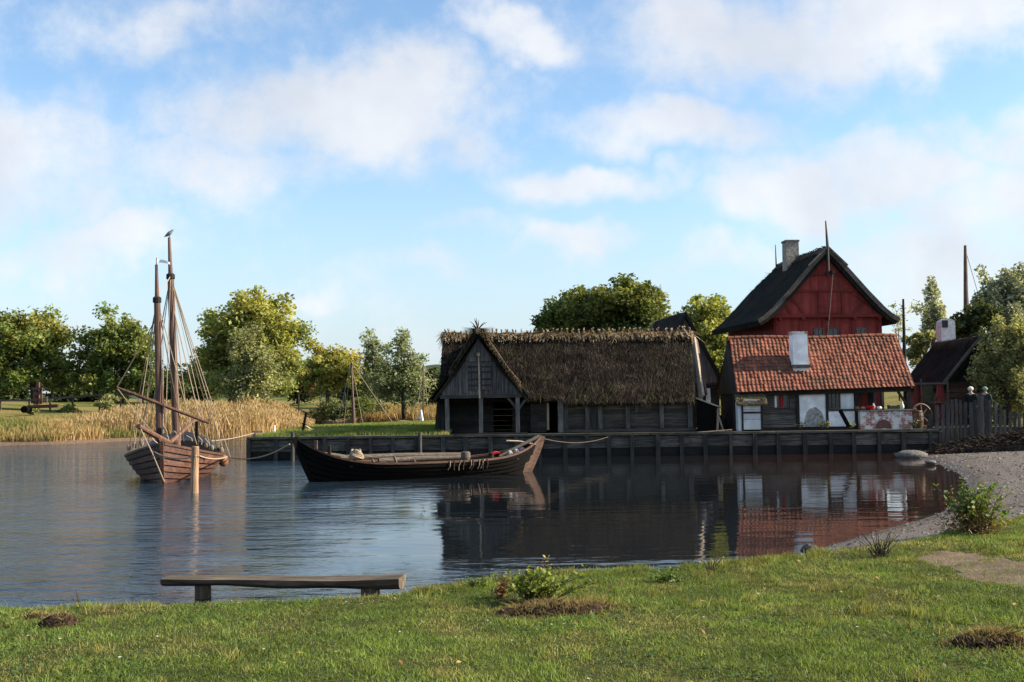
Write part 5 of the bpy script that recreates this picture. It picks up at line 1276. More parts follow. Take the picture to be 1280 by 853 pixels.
    rope('deck_line', sag(at(190, 548, 33.2), at(214, 556, 33.3), .12), t, .022); rope('halyard', sag(at(204, 400, 34.4), at(204, 545, 34.3), .0), t, .014); rope('halyard', [at(213, 350, 36.5), at(209, 470, 36.4), at(207, 547, 36.3)], t, .014)
    # coils, blocks, deadeyes along the rail
    for a, b in ((161, 560), (168, 557), (177, 554), (246, 553), (258, 557), (265, 560), (277, 563)):
        p = at(a, b, 34.9 if a < 200 else 36.4); mb = MB(); mb.ball(p, (.07, .05, .10), 8, 6, 1); mb.build('deadeye', MT['pale_wood_z'], t)
    for k, (a, b, c) in enumerate(((208, 548, 34.2), (219, 545, 36.5), (206, 540, 34.2))):
        mb = MB(); p = at(a, b, c)
        for j in range(4): mb.tube([p + Vector((.09 * math.cos(q) * (1 + .1 * j), -.13, -.16 * math.sin(q) - .02 * j)) for q in lin(0, 6.28, 12)], .016, 5, 1, .5, cap=False)
        mb.build('rope_coil', MT['rope'], t)
    for a, b, c, e, f in ((247, 545, 36.2, 252, 556), (256, 548, 36.4, 262, 563), (240, 552, 35.8, 233, 545)): rope('lashing', [at(a, b, c), at((a + e) / 2 + 3, (b + f) / 2, c), at(e, f, c)], t, .02)
    mb = MB(); p = h.pt(-.22, .82, 1, .14); p = at(279, 576, 37.2); mb.ball(p, (.17, .17, .2), 14, 10, 1); mb.tube([p + Vector((0, 0, .19)), p + Vector((-.05, .02, .4))], .015, 5, 1); mb.build('fender', MT['fender'], t, smooth=True)
    # pennant on the fore mast
    mb = MB(); mb.tube([p1t - Vector((0, 0, .1)), p1t + Vector((0, 0, .22))], .012, 6, 1); mb.build('pennant_staff', MT['dark_wood_z'], t)
    mb = MB(); z0 = p1t.z + .07; G_ = [[(p1t.x + .014 + .42 * u, p1t.y + .03 * math.sin(u * 6), z0 + v * .11 * (1 - .35 * u) - .05 * u * u * 1.5) for v in (0, 1)] for u in lin(0, 1, 8)]
    mb.grid(np.array(G_)); mb.build('pennant', MT['white_cloth'], t)
    # gull on the main mast head
    g = MB(); c = p2t + Vector((-.0, 0, .13))
    ax = Vector((.75, 0, .62)).normalized(); n_ = 9
    prof = [(-.17, .006), (-.12, .03), (-.05, .06), (.03, .068), (.09, .052), (.115, .036), (.14, .04), (.165, .03), (.185, .008), (.22, .004)]
    g.tube([c + ax * q + Vector((0, 0, .012 if q > .1 else 0)) for q, r in prof], [r for q, r in prof], n_, 1)
    for s in (-1, 1):
        g.beam(c + Vector((.02, .03 * s, -.05)), c + Vector((.01, .03 * s, -.13)), .012, .012, tint=.5)
        g.polys([[tuple(c + ax * .09 + Vector((0, .055 * s, .02))), tuple(c + ax * .02 + Vector((0, .075 * s, -.02))), tuple(c - ax * .24 + Vector((0, .03 * s, .02))), tuple(c - ax * .06 + Vector((0, .05 * s, .07)))]], .6)
    tag(g.build('gull', MT['feather'], smooth=True), 'small grey gull perched on top of the taller mast', 'bird')
    # mooring pile and lines
    p = gz(243, 617, 0); mb = MB(); tz = at(243, 558, p.y).z
    mb.tube([(p.x, p.y, -.6), (p.x, p.y, 0), (p.x + .01, p.y, .75), (p.x + .02, p.y, tz - .02), (p.x + .02, p.y, tz)], [.105, .105, .1, .095, .08], 14, 1.15)
    tag(mb.build('mooring_post', wood('post_wood', (.17, .10, .06), (.38, .25, .15), 'z', rough=.7), smooth=False), 'weathered round mooring post in the water before the brown ship', 'post')
    a = at(244, 570, p.y)
    tag(rope('mooring_rope', sag(h.pt(.9, .95, -1), a + Vector((.05, -.1, 0)), .15) + sag(a + Vector((.12, -.05, 0)), at(284, 571, 37.4), .08) + sag(at(285, 571, 37.4), at(362, 555.5, 33.0), .22)[1:], None, .022), 'pale rope from the brown ship past its post to the dark boat bow', 'rope')
    mb = MB(); q = at(318, 546, 45.3); mb.beam((q.x, q.y, .9), (q.x, q.y, 1.2), .12, .12); mb.beam((q.x - .05, q.y, 1.17), (q.x + .35, q.y, 1.17), .08, .08, tint=1.2)
    tag(mb.build('bollard', MT['pale_wood_z']), 'small pale bollard with a cross arm on the left tip of the quay', 'bollard')
    tag(rope('mooring_rope', sag(h.W(-3.7, -.2, .98), (q.x, q.y - .05, 1.12), .12), None, .018), 'thin rope from the brown ship stern to the tip of the quay', 'rope')
ship()

# dark open boat ------------------------------------------------------
def dark_boat():
    A = at(370, 549, 32.6); B_ = at(676, 546, 36.4); d = Vector((B_.x - A.x, B_.y - A.y, 0)); L = d.length; d.normalize(); ang = math.atan2(d.y, d.x); c = (A + B_) / 2
    h = Hull((c.x, c.y, 0), ang, L, 1.12, .47, 1.10, A.z, -.35, .17, 2.5, 7, 4.2)
    t = thing('open_boat', 'long low tarred open boat with curved up ends moored before the quay', 'boat', (c.x, c.y, 0), ang)
    hull = h.shell('hull', MT['tar_wood'], t); h.rail('gunwale', MT['brown_wood'], t, .08, .06); h.stem('stem_post', MT['tar_wood'], t, -1, .09, .16, .06); h.stem('stern_post', MT['brown_wood'], t, 1, .09, .2, .05)
    # the after planks are a lighter brown than the hull
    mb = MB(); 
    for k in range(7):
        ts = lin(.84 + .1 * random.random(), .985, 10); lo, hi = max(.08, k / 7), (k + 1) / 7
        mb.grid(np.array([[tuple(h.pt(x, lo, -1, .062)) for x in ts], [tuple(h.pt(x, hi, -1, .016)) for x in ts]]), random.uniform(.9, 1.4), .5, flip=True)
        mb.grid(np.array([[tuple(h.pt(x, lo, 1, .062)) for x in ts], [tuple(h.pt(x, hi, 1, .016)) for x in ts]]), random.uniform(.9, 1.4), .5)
    sq = mb.build('stern_planking', wood('brown_plank', (.03, .017, .012), (.08, .047, .035), 'x', rough=.75), t); sq['label'] = 'brown stern planks'
    h.deck('bottom_boards', MT['dark_wood_x'], t, .05, -.8, .8, 7)
    for x in (-2.6, -1.2, .2, 1.6, 2.9):
        tt = x / (L / 2); y = h.half(tt) * .95 - .04; z = h.sheer(tt) - .14; mb = MB(); mb.beam(h.W(x, -y, z), h.W(x, y, z), .2, .05); mb.build('thwart', MT['dark_wood_x'], t)
    for x in (-3.6, -3.25): 
        for s in (-1,):
            tt = x / (L / 2); p = h.pt(tt, 1, s, -.06); mb = MB(); mb.beam(p - Vector((0, 0, .1)), p + Vector((0, 0, .3)), .09, .09, tint=[1.6, .5][x > -3.4]); mb.build('bitt', MT['brown_wood'], t)
    for x in (-1.35, -.75, 1.9, 2.5, -2.0, 2.95, 3.2):
        tt = x / (L / 2); p = h.pt(tt, 1, -1, -.05); hh = .24 if x in (-1.35, 1.9) else .12; mb = MB(); mb.beam(p, p + Vector((-.08 * (x < 0), 0.02, hh)), .05, .06, tint=1.5); mb.build('thole_pin', MT['spar_wood'], t)
    # rope ends hanging over the near side
    for i, f in enumerate((.06, .10, .15, .18, .235, .255, .31, .33, .35, .38)):
        tt = f * 1.0 + .02; p = h.pt(tt, 1, -1, .04); q = h.pt(tt + random.uniform(-.02, .03), .74 - .1 * random.random(), -1, .06); m = (p + q) / 2 + Vector((random.uniform(-.05, .05), -.02, 0))
        rope('rope_end', [p + Vector((0, 0, .05)), m, q], t, .014, 'dark_rope' if i % 2 else 'rope')
    # things lying in the boat
    def spar(x0, y0, z0, x1, y1, z1, r, lab):
        mb = MB(); a, b = h.W(x0, y0, z0), h.W(x1, y1, z1); mb.tube([a, a.lerp(b, .5) + Vector((0, 0, .02)), b], [r, r * .95, r * .7], 9, 1.1); tag(mb.build('spar', MT['spar_wood']), lab, 'spar', 'spars laid in the dark boat')
    spar(-2.7, .25, .66, 1.7, .35, .62, .085, 'upper and farther grey spar laid along the dark boat'); spar(-1.6, -.15, .55, 1.5, -.1, .56, .08, 'nearer grey spar laid along the middle of the dark boat')
    spar(-3.7, .15, .86, -2.0, .3, .60, .06, 'short grey spar lying in the bow of the dark boat')
    mb = MB(); a, b = h.W(2.35, -.45, .56), h.W(4.0, -.1, 1.15); mb.tube([a, b], [.04, .06], 9, .7); tag(mb.build('tiller_beam', MT['grey_wood_x']), 'thick pole slanting up to the stern post of the dark boat', 'pole')
    mb = MB(); a, b = h.W(3.0, -.2, .9), h.W(3.9, .2, .98); mb.tube([h.W(2.9, .1, 1.02), h.W(3.3, .0, 1.0), h.W(3.8, -.25, .88)], .03, 7, 1.3); tag(mb.build('oar_handle', MT['pale_wood_x']), 'pale stick lashed across the stern of the dark boat', 'stick')
    mb = MB(); p = h.W(-2.35, -.25, .68)
    for j in range(7): r_ = .22 - .015 * j; mb.tube([p + Vector((r_ * math.cos(q), r_ * .8 * math.sin(q), .035 * j + .03 * math.sin(q * 3 + j))) for q in lin(0, 6.28, 16)], .022, 5, 1, .5, cap=False)
    tag(mb.build('rope_coil', MT['rope']), 'heap of coiled rope near the bow of the dark boat', 'rope coil')
    mb = MB(); p = h.W(1.15, -.5, .45); mb.lathe(p, [(.001, 0), (.12, .0), (.15, .12), (.14, .26), (.12, .3), (.001, .3)], 16, 1.2); tag(mb.build('bucket', MT['spar_wood'], smooth=False), 'small pale wooden bucket amidships in the dark boat', 'bucket')
    mb = MB(); p = h.W(2.15, -.2, .62)
    G_ = [[tuple(p + (h.W(1, 0, 0) - h.W(0, 0, 0)) * (u * .55) + (h.W(0, 1, 0) - h.W(0, 0, 0)) * (v * .4 - .2) + Vector((0, 0, .07 * math.sin(u * 5) + .05 * math.sin(v * 4 + u) - .05 * u))) for v in lin(0, 1, 6)] for u in lin(0, 1, 8)]
    mb.grid(np.array(G_)); mb.grid(np.array(G_) - np.array([0, 0, .03]), flip=True); tag(mb.build('cloth', MT['red_cloth'], smooth=True), 'red cloth dropped on a thwart of the dark boat', 'cloth')
    mb = MB(); mb.ball(h.W(3.25, -.1, .62), (.28, .2, .2), 12, 8, 1, jit=.12, sd_=4); tag(mb.build('bundle', MT['blue_cloth'], smooth=True), 'dark blue bundle stowed in the stern of the dark boat', 'bundle')
    for k, x in enumerate((2.75, 2.98)):
        mb = MB(); mb.ball(h.W(x, -.4, .60 + .04 * k), (.11, .1, .14), 10, 7, .9, jit=.1, sd_=k); tag(mb.build('sack', MT['feather'], smooth=True), ['smaller grey sack left of the blue bundle in the boat', 'grey sack touching the blue bundle in the boat'][k], 'sack')
    tag(rope('mooring_rope', sag(h.W(L / 2 - .05, 0, 1.1), (at(760, 553, QY - .2).x, QY - .2, .8), .2), None, .012, 'dark_rope'), 'slack rope from the dark boat stern to a quay post', 'rope')
dark_boat()

# two small boats behind the headland: only masts and stays show ------------------------
def moored_boat(px_, Y, ztop_px, label, L, red, stays, rm):
    base = at(px_, 533, Y); c = (base.x, Y, 0); t = thing('moored_boat', label, 'boat', c, 0, 'boats moored behind the headland')
    h = Hull(c, .25, L, .8, .38, .7, .62, -.3, .08, 2.3, 6, 2.4); h.shell('hull', MT['brown_wood'], t); h.rail('gunwale', MT['brown_wood'], t, .06, .05)
    tp = at(px_ - (1 if red else 0), ztop_px, Y); b = Vector((base.x + (.14 if red else 0), Y, -.1)); mb = MB(); mb.tube([b, b.lerp(tp, .5), tp], [.07 * rm, .06 * rm, .03 * rm], 9, 1); mb.build('mast', MT['ship_wood' if red else 'spar_wood'], t)
    for a, bb in stays: 
        e = at(a, bb, Y + random.uniform(-.8, .8)); rope('stay', sag(tp - Vector((0, 0, .05)), e, .03, 6), t, .024 if abs(a - px_) > 30 else .016)
moored_boat(440, 67.5, 451, 'small boat behind the headland showing a reddish mast with five stays', 5.2, True, [(420, 538), (429, 538), (445, 538), (455, 537), (494, 533)], 1.3)
moored_boat(529, 69, 454, 'small boat nearest the thatched house showing a thin grey mast', 4.6, False, [(514, 520), (537, 530), (548, 488), (520, 528)], .9)
# ------------------------------------------------------------------ bench on the lawn
def ground(a, b, z=.35):
    p = gz(a, b, z)
    for _ in range(6):
        zz = float(near_z(np.array([p.x]), np.array([p.y]))[0]); p = gz(a, b, zz)
    return p
def bench():
    g1 = ground(255, 753); g2 = ground(448, 746); Y1, Y2 = g1.y, g2.y
    t = thing('log_bench', 'rough bench of a split log on two stumps at the edge of the lawn', 'bench', ((g1.x + g2.x) / 2, (Y1 + Y2) / 2, g1.z))
    a = at(207, 725, Y1 + .02); b = at(503, 723.5, Y1 - .35); n = 26; G_ = []
    ax = (b - a).normalized(); side = Vector((-ax.y, ax.x, 0)).normalized()
    mb = MB(); rings = []
    for i in range(n + 1):
        f = i / n; c = a.lerp(b, f); w = .15 + .05 * f + .012 * math.sin(f * 9); dp = .085 + .045 * f + .015 * abs(f - .5) + .01 * math.sin(f * 14 + 1); dz = -.02 * math.sin(f * math.pi) + .008 * math.sin(f * 6)
        ring = []
        for k in range(9):
            q = math.pi * k / 8; ring.append(c - side * math.cos(q) * w * (1 + .05 * math.sin(f * 11 + k)) + Vector((0, 0, dz + .03 - dp * math.sin(q) ** .7)))
        for v in (.6, .2, -.2, -.6): ring.append(c + side * v * w + Vector((0, 0, dz + .036 + .008 * math.sin(f * 20 + v * 7) * .6)))
        rings.append([tuple(p) for p in ring] + [tuple(ring[0])])
    mb.grid(np.array(rings), 1, .5)
    for r_, fl in ((rings[0], False), (rings[-1], True)):
        idx = list(range(mb.n, mb.n + 13)); mb.c.append((np.array(r_[:13]), np.array([idx if fl else idx[::-1]]), np.array([1.3]), np.array([.5]))); mb.n += 13
    mb.build('seat', MT['bench_wood'], t)
    for (pxx, g, w) in ((255, g1, .10), (448, g2, .115)):
        x = g.x; zt = (a.z if pxx < 300 else b.z) - .055; mb = MB(); yy = g.y - .05 if pxx < 300 else Y1 - .33
        gz0 = float(near_z(np.array([x]), np.array([yy]))[0])
        mb.tube([(x, yy, gz0 - .2), (x + .005, yy, gz0 + .05), (x, yy, zt)], [w * 1.1, w, w * .96], 14, 1); mb.build('stump_leg', MT['bench_post'], t)
bench()
# grass tuft helper: individual rank tufts
def weed(name, label, cat, p, n, hlo, hhi, w, lean, mat, spread, tl=(.6, 1.3), hu=(0, .6), stalks=0, heads=None, group=None):
    P = np.stack([p.x + rng.normal(0, spread, n), p.y + rng.normal(0, spread * .8, n), np.full(n, p.z)], 1); P[:, 2] = near_z(P[:, 0], P[:, 1]) - .01
    T, a, b = blades(P, rng.uniform(hlo, hhi, n), np.full(n, w), lean, rng.uniform(*tl, n), rng.uniform(*hu, n))
    t = thing(name, label, cat, p, 0, group); mb = MB(); mb.polys(T, a, b); mb.build('foliage', mat, t)
    return t
for a, b, lab, n, hh in ((232, 752, 'dark grass tuft at the left stump of the log bench', 350, .16), (385, 747, 'grass tuft under the middle of the log bench', 450, .13), (425, 744, 'tall grass tuft at the right stump of the log bench', 420, .2)):
    weed('grass_tuft', lab, 'grass tuft', ground(a, b), n, .06, hh, .008, .45, GRASSM, .13, (.35, .8), (0, .3), group='tufts around the bench')
p = ground(486, 742); mb = MB(); mb.ball((p.x, p.y, p.z + .04), (.17, .12, .10), 14, 9, .45, jit=.12, sd_=3); tag(mb.build('rock', MT['stone'], smooth=False), 'dark mossy rock behind the right end of the log bench', 'rock')
def leafy(name, label, cat, p, stems, leafm, n, size, hgt, spread, hue=.3, seed=0, stemmat='bark', brown=None, taper=.6, group=None):
    r = np.random.default_rng(seed); t = thing(name, label, cat, p, 0, group); mb = MB(); pts = []
    for k in range(stems):
        q = Vector((p.x + r.normal(0, spread * .3), p.y + r.normal(0, spread * .3), p.z - .03)); e = q + Vector((r.normal(0, spread), r.normal(0, spread * .8), hgt * r.uniform(.55, 1.05))); m = q.lerp(e, .5) + Vector((0, 0, .08 * hgt))
        mb.tube([q, m, e], [.007, .005, .002], 5, r.uniform(.6, 1.3), .5, cap=False)
        for f in np.linspace(.25, 1, max(3, n // stems)): 
            c = (q.lerp(m, f * 2) if f < .5 else m.lerp(e, f * 2 - 1)); pts.append((c.x + r.normal(0, .035), c.y + r.normal(0, .035), c.z + r.normal(0, .02)))
    mb.build('stems', MT[stemmat], t); P = np.array(pts); mb = MB(); mb.polys(leaf_quads(P, size, .5, .55), r.uniform(.6, 1.35, len(P)), np.clip(r.normal(hue, .2, len(P)), 0, 1)); mb.build('leaves', leafm, t)
    if brown:
        m_ = brown; Q = np.stack([p.x + r.normal(0, spread * .75, m_), p.y + r.normal(0, spread * .6, m_), p.z + np.abs(r.normal(0, hgt * .32, m_))], 1); mb = MB(); mb.polys(leaf_quads(Q, size * .6, .3, .4), r.uniform(.5, 1.2, m_), r.uniform(0, 1, m_)); mb.build('dry_undergrowth', BROWNL, t)
    return t
BROWNL = leafmat('brown_leaf', (.16, .10, .04), (.24, .17, .07), .25); RUSTL = leafmat('rust_leaf', (.20, .075, .03), (.28, .12, .05), .25)
GREENL = leafmat('weed_leaf', (.085, .15, .025), (.20, .22, .04), .35)
leafy('shrub', 'leafy green shrub with a brown dry base on the lawn edge at the right', 'shrub', ground(1218, 667), 46, GREENL, 800, .042, .72, .24, .12, 1, brown=2600)
leafy('shrub', 'smaller sprig of the same green leaves at the right picture edge', 'shrub', ground(1290, 660), 8, GREENL, 110, .045, .6, .12, .1, 9) if False else None
leafy('weed_plant', 'bright yellow green leafy weed with a tall flower stalk on the lawn edge', 'weed', ground(672, 752), 60, GREENL, 1100, .03, .36, .20, .55, 2)
leafy('weed_stalk', 'single tall ragwort stalk with yellow tips beside the bright green weed', 'weed', ground(681, 742), 3, leafmat('yellow_tip', (.30, .28, .03), (.40, .26, .02)), 40, .022, .55, .04, .4, 3)
leafy('dock_plant', 'dried rust coloured dock plant left of the bright green weed', 'weed', ground(625, 748), 10, RUSTL, 170, .022, .26, .05, .5, 4)
leafy('dead_shrub', 'small bare dark shrub at the edge of the gravel beach', 'shrub', ground(1100, 697), 26, BROWNL, 60, .016, .36, .13, .5, 5)
leafy('dry_stalks', 'tuft of dark dry stalks on the lawn edge before the white reflection', 'weed', ground(889, 716), 12, BROWNL, 40, .014, .22, .06, .5, 6)
leafy('dry_stalks', 'faint pair of dry stalks at the water edge left of the bench', 'weed', ground(100, 758), 5, BROWNL, 14, .012, .24, .06, .5, 7)
leafy('low_weed', 'dark green low weed on the lawn edge under the house reflection', 'weed', ground(838, 727), 18, GREENL, 200, .026, .14, .10, .1, 8)
leafy('low_weed', 'low green weed at the very edge of the lawn right of the bench', 'weed', ground(598, 734), 16, GREENL, 160, .024, .13, .09, .3, 10)
# molehills and torn turf
def heap(name, label, cat, a, b, rx, ry, h, seed, nb=260, straw_=True):
    p = ground(a, b); r = np.random.default_rng(seed); n, m = 40, 40; G_ = np.zeros((n, m, 3))
    for i in range(n):
        for j in range(m):
            u, v = i / (n - 1) * 2 - 1, j / (m - 1) * 2 - 1; q = math.hypot(u, v) * (1 + 1.0 * (float(fbm(u * 2 + seed, v * 2, seed)) - .5)); x = p.x + u * rx; y = p.y + v * ry
            zg = float(near_z(np.array([x]), np.array([y]))[0]); k = max(0, 1 - q ** 2)
            G_[i, j] = (x, y, zg - .012 + h * k ** .7 * (.45 + 1.1 * float(fbm(u * 4 + seed, v * 4, seed, 5))))
    t = thing(name, label, cat, p); mb = MB(); mb.grid(G_, 1, .5, flip=True); mb.build('soil', MT['soil'], t)
    mb = MB(); mm = nb * 3; u = r.normal(0, .5, mm); v = r.normal(0, .5, mm); X = p.x + u * rx; Y = p.y + v * ry
    zz = near_z(X, Y) + h * np.clip(1 - u * u - v * v, 0, 1) ** .7 * .85; s = r.uniform(.004, .018, mm) * (h / .1) ** .4
    ico_ = ico[None] * r.uniform(.5, 1.4, (mm, 6, 1)) * s[:, None, None] + np.stack([X, Y, zz], 1)[:, None]
    mb.arr(ico_.reshape(-1, 3), (np.arange(mm)[:, None, None] * 6 + F[None]).reshape(-1, 3), np.repeat(r.uniform(.4, 1.6, mm), 5), .5); mb.build('clods', MT['soil'], t)['kind'] = 'stuff'
    if straw_:
        P = np.stack([X[:nb], Y[:nb], zz[:nb] - .01], 1); T, c, d = blades(P, r.uniform(.025, .085, nb), np.full(nb, .006), 1.0, r.uniform(.4, .95, nb), r.uniform(.4, 1, nb)); mb = MB(); mb.polys(T, c, d); mb.build('dry_grass', WEEDM, t)['kind'] = 'stuff'
heap('molehill', 'dark crumbly molehill on the lawn at the left, before the water', 'molehill', 75, 781, .19, .15, .10, 1, 120)
heap('turf_scrap', 'flat dark scrap of torn turf beside the left molehill', 'turf', 48, 772, .16, .12, .035, 2, 80)
heap('turf_heap', 'long heap of torn brown turf below the bright green weed', 'turf', 700, 764, .55, .24, .085, 3, 1300)
heap('root_mound', 'mound of dark roots and dry turf at the lower right of the lawn', 'mound', 1236, 806, .28, .19, .10, 4, 1100)
heap('turf_scrap', 'small dark turf scrap just left of the bench shadow', 'turf', 137, 768, .12, .06, .02, 5, 40)
p = gz(1013, 688, .06); mb = MB(); mb.ball((p.x, p.y, .06), (.14, .1, .09), 12, 8, .5, jit=.14, sd_=8); tag(mb.build('stone', MT['stone']), 'single dark stone at the water edge of the gravel beach', 'stone')

# uneven lawn: rank clumps, fallen leaves, twigs and litter
N = 900; X = rng.uniform(-8, 10, N); Y = rng.uniform(6, 17, N); ok = (lawn_d(X, Y) > 0) & ~(dirt_mask(X, Y) & (X > 4)) & (fbm(X * .7, Y * .7, 131) > .47); X, Y = X[ok], Y[ok]
e = rng.uniform(0, 1, 500); k = (e * (len(LAWN) - 4)).astype(int) + 2; f = rng.uniform(0, 1, 500); LA = np.array(LAWN); EX = LA[k - 1] * (1 - f)[:, None] + LA[k] * f[:, None] + rng.normal(0, .1, (500, 2)); keep = fbm(EX[:, 0] * 1.1, EX[:, 1] * 1.1, 141) > .45
px_, _, _ = proj(np.stack([EX[:, 0], EX[:, 1], 0 * EX[:, 0] + .3], 1)); keep &= (px_ < 195) | (px_ > 515)
X = np.concatenate([X, EX[keep, 0]]); Y = np.concatenate([Y, EX[keep, 1]]); m_ = len(X); kk = 46
px_, py_, _ = proj(np.stack([X, Y, near_z(X, Y)], 1)); ok = ~((px_ > 195) & (px_ < 515) & (py_ < 775)); X, Y = X[ok], Y[ok]; m_ = len(X)
PX = (X[:, None] + rng.normal(0, .055, (m_, kk))).ravel(); PY = (Y[:, None] + rng.normal(0, .05, (m_, kk))).ravel(); hs = np.repeat(rng.uniform(.05, .12, m_), kk); hh_ = np.repeat(rng.uniform(0, .8, m_), kk); tt_ = np.repeat(rng.uniform(.5, 1.15, m_), kk); q = len(PX)
T, a, b = blades(np.stack([PX, PY, near_z(PX, PY) - .01], 1), hs * rng.uniform(.5, 1.1, q), rng.uniform(.004, .008, q), .5, tt_ * rng.uniform(.7, 1.3, q), np.clip(hh_ + rng.normal(0, .15, q), 0, 1))
mb = MB(); mb.polys(T, a, b); tag(mb.build('rank_grass', GRASSM, origin=(0, 0, 0)), 'longer rank grass clumps scattered over the lawn and along its edge', 'grass', kind='stuff')
N = 420; X = rng.uniform(-8, 10, N); Y = rng.uniform(5.8, 18, N); Z = near_z(X, Y) + .025
ok = sdist(X, Y, SHORE) > .2; P = np.stack([X, Y, Z], 1)[ok]; mb = MB(); mb.polys(leaf_quads(P, .026, 2.2, .6), rng.uniform(.5, 1.5, len(P)), rng.uniform(0, 1, len(P))); tag(mb.build('fallen_leaves', leafmat('fallen_leaf', (.17, .09, .035), (.36, .25, .08), .2), origin=(0, 0, 0)), 'small brown and yellow fallen leaves lying about the lawn', 'leaves', kind='stuff')
# drift line of reed litter on the beach
mb = MB(); SH = np.array(SHORE[13:25]); N = 2600; k = rng.integers(1, len(SH), N); f = rng.uniform(0, 1, N)[:, None]; B = SH[k - 1] * (1 - f) + SH[k] * f; nrm_ = np.stack([(SH[k] - SH[k - 1])[:, 1], -(SH[k] - SH[k - 1])[:, 0]], 1); nrm_ /= np.linalg.norm(nrm_, axis=1)[:, None]
off = rng.choice([.25, .7, 1.4], N)[:, None] + rng.normal(0, .1, (N, 1)); B = B + nrm_ * off; Z = near_z(B[:, 0], B[:, 1]) + .012; d = np.stack([rng.normal(0, 1, N), rng.normal(0, 1, N), rng.normal(0, .1, N)], 1); d /= np.linalg.norm(d, axis=1)[:, None]; L_ = rng.uniform(.03, .16, N)[:, None]; P = np.concatenate([B, Z[:, None]], 1); w = np.stack([-d[:, 1], d[:, 0], 0 * d[:, 0]], 1) * .006
mb.polys(np.stack([P - w, P + d * L_ - w, P + d * L_ + w, P + w], 1), rng.uniform(.4, 1.6, N), .5); tag(mb.build('drift_litter', plain('drift', (.09, .065, .045), 1, .1, .5, 20), origin=(0, 0, 0)), 'thin dark lines of drifted reed litter along the beach', 'litter', kind='stuff')

# ------------------------------------------------------------------ right shore: boulder, heap of seaweed, paling fence, people
p = gz(1137, 573, 0.1); mb = MB(); G_ = []
nr = np.random.default_rng(3)
mb.ball((at(1139, 564, 41.6).x, 41.6, .08), (.62, .42, .2), 22, 12, .85, jit=.06, sd_=9); tag(mb.build('boulder', MT['stone'], smooth=True), 'flat pale boulder at the waterline below the right end of the quay', 'boulder')
for a, b, sz, lab in ((1163, 577, .2, 'pale flat stone slab at the water edge right of the boulder'), (1188, 561, .16, 'small pale stone at the foot of the dark seaweed heap')):
    p = gz(a, b, .12); mb = MB(); mb.ball((p.x, p.y, .1), (sz * 1.0, sz * .7, sz * .34), 12, 7, 1.1, jit=.12, sd_=a); tag(mb.build('stone', MT['stone'], smooth=True), lab, 'stone')
def seaweed():
    n, m = 90, 30; x0, x1 = at(1168, 560, 42.5).x, 26.0; G_ = np.zeros((n, m, 3))
    for i in range(n):
        x = x0 + (x1 - x0) * i / (n - 1); f = i / (n - 1); yc = 42.8 - .25 * (x - x0) * .3; hw = .5 + 1.3 * min(1, f * 2.2); hh = (.16 + 1.0 * min(1, f * 1.9) ** .8)
        for j in range(m):
            v = j / (m - 1) * 2 - 1; y = yc + v * hw; zg = float(near_z(np.array([x]), np.array([y]))[0]); k = max(0, 1 - v * v) ** .6 * min(1, i / 5) ** .5
            G_[i, j] = (x, y, zg - .03 + hh * .75 * k * (.62 + .7 * float(fbm(x * 1.3, y * 1.3, 55, 5))))
    t = thing('seaweed_heap', 'long dark bank of heaped brown reed litter at the top of the beach', 'heap', (x0 + 2, 42.5, .4)); mb = MB(); mb.grid(G_, 1, .5, flip=True)
    N = 9000; i = rng.integers(0, n - 1, N); j = rng.integers(0, m - 1, N); P = G_[i, j] + rng.normal(0, .05, (N, 3)) * np.array([1, 1, .3]); d = np.stack([rng.normal(0, 1, N), rng.normal(0, .5, N), rng.normal(0, .22, N)], 1); d /= np.linalg.norm(d, axis=1)[:, None]; L_ = rng.uniform(.1, .5, N)[:, None]
    w = np.array([0, 0, 1.]) * .012; mb.polys(np.stack([P - w, P + d * L_ - w, P + d * L_ + w, P + w], 1), rng.uniform(.5, 2.2, N), .5); mb.build('litter', thatchmat('reed_litter', (.018, .013, .010), (.055, .042, .033)), t)
seaweed()
def fence():
    t = thing('paling_fence', 'tall ragged paling fence of grey split boards right of the quay', 'fence', (18.5, 45.6, .7)); pts = [(1160, 531, 550), (1164, 519, 549), (1171, 507, 548), (1178, 505, 547), (1184, 503, 546), (1190, 500, 545), (1196, 499, 545), (1201, 500, 544), (1206, 503, 543), (1214, 503, 541), (1219, 500, 540), (1223, 493, 540), (1228, 495, 539), (1233, 498, 538), (1238, 500, 537), (1244, 505, 536), (1250, 508, 535), (1256, 512, 535), (1262, 515, 534), (1268, 515, 534), (1274, 516, 533), (1281, 516, 533), (1288, 516, 533)]
    for k, (a, tp, bt) in enumerate(pts):
        Y = 45.15 + .09 * k; q0 = at(a, bt, Y); q1 = at(a + random.uniform(-1.0, 1.0), tp, Y); q0.z -= .5; mb = MB(); w = random.uniform(.12, .17)
        mb.beam(q0, q1, w, .045, up=(0, 1, 0), w1=w * random.uniform(.75, 1.0), tint=random.uniform(.3, .95)); mb.build('paling', MT['grey_wood_z'], t)
    mb = MB(); a, b = at(1172, 520, 45.4), at(1288, 522, 47.3); mb.beam(a, b, .06, .09); mb.build('fence_rail', MT['dark_wood_x'], t)
fence()

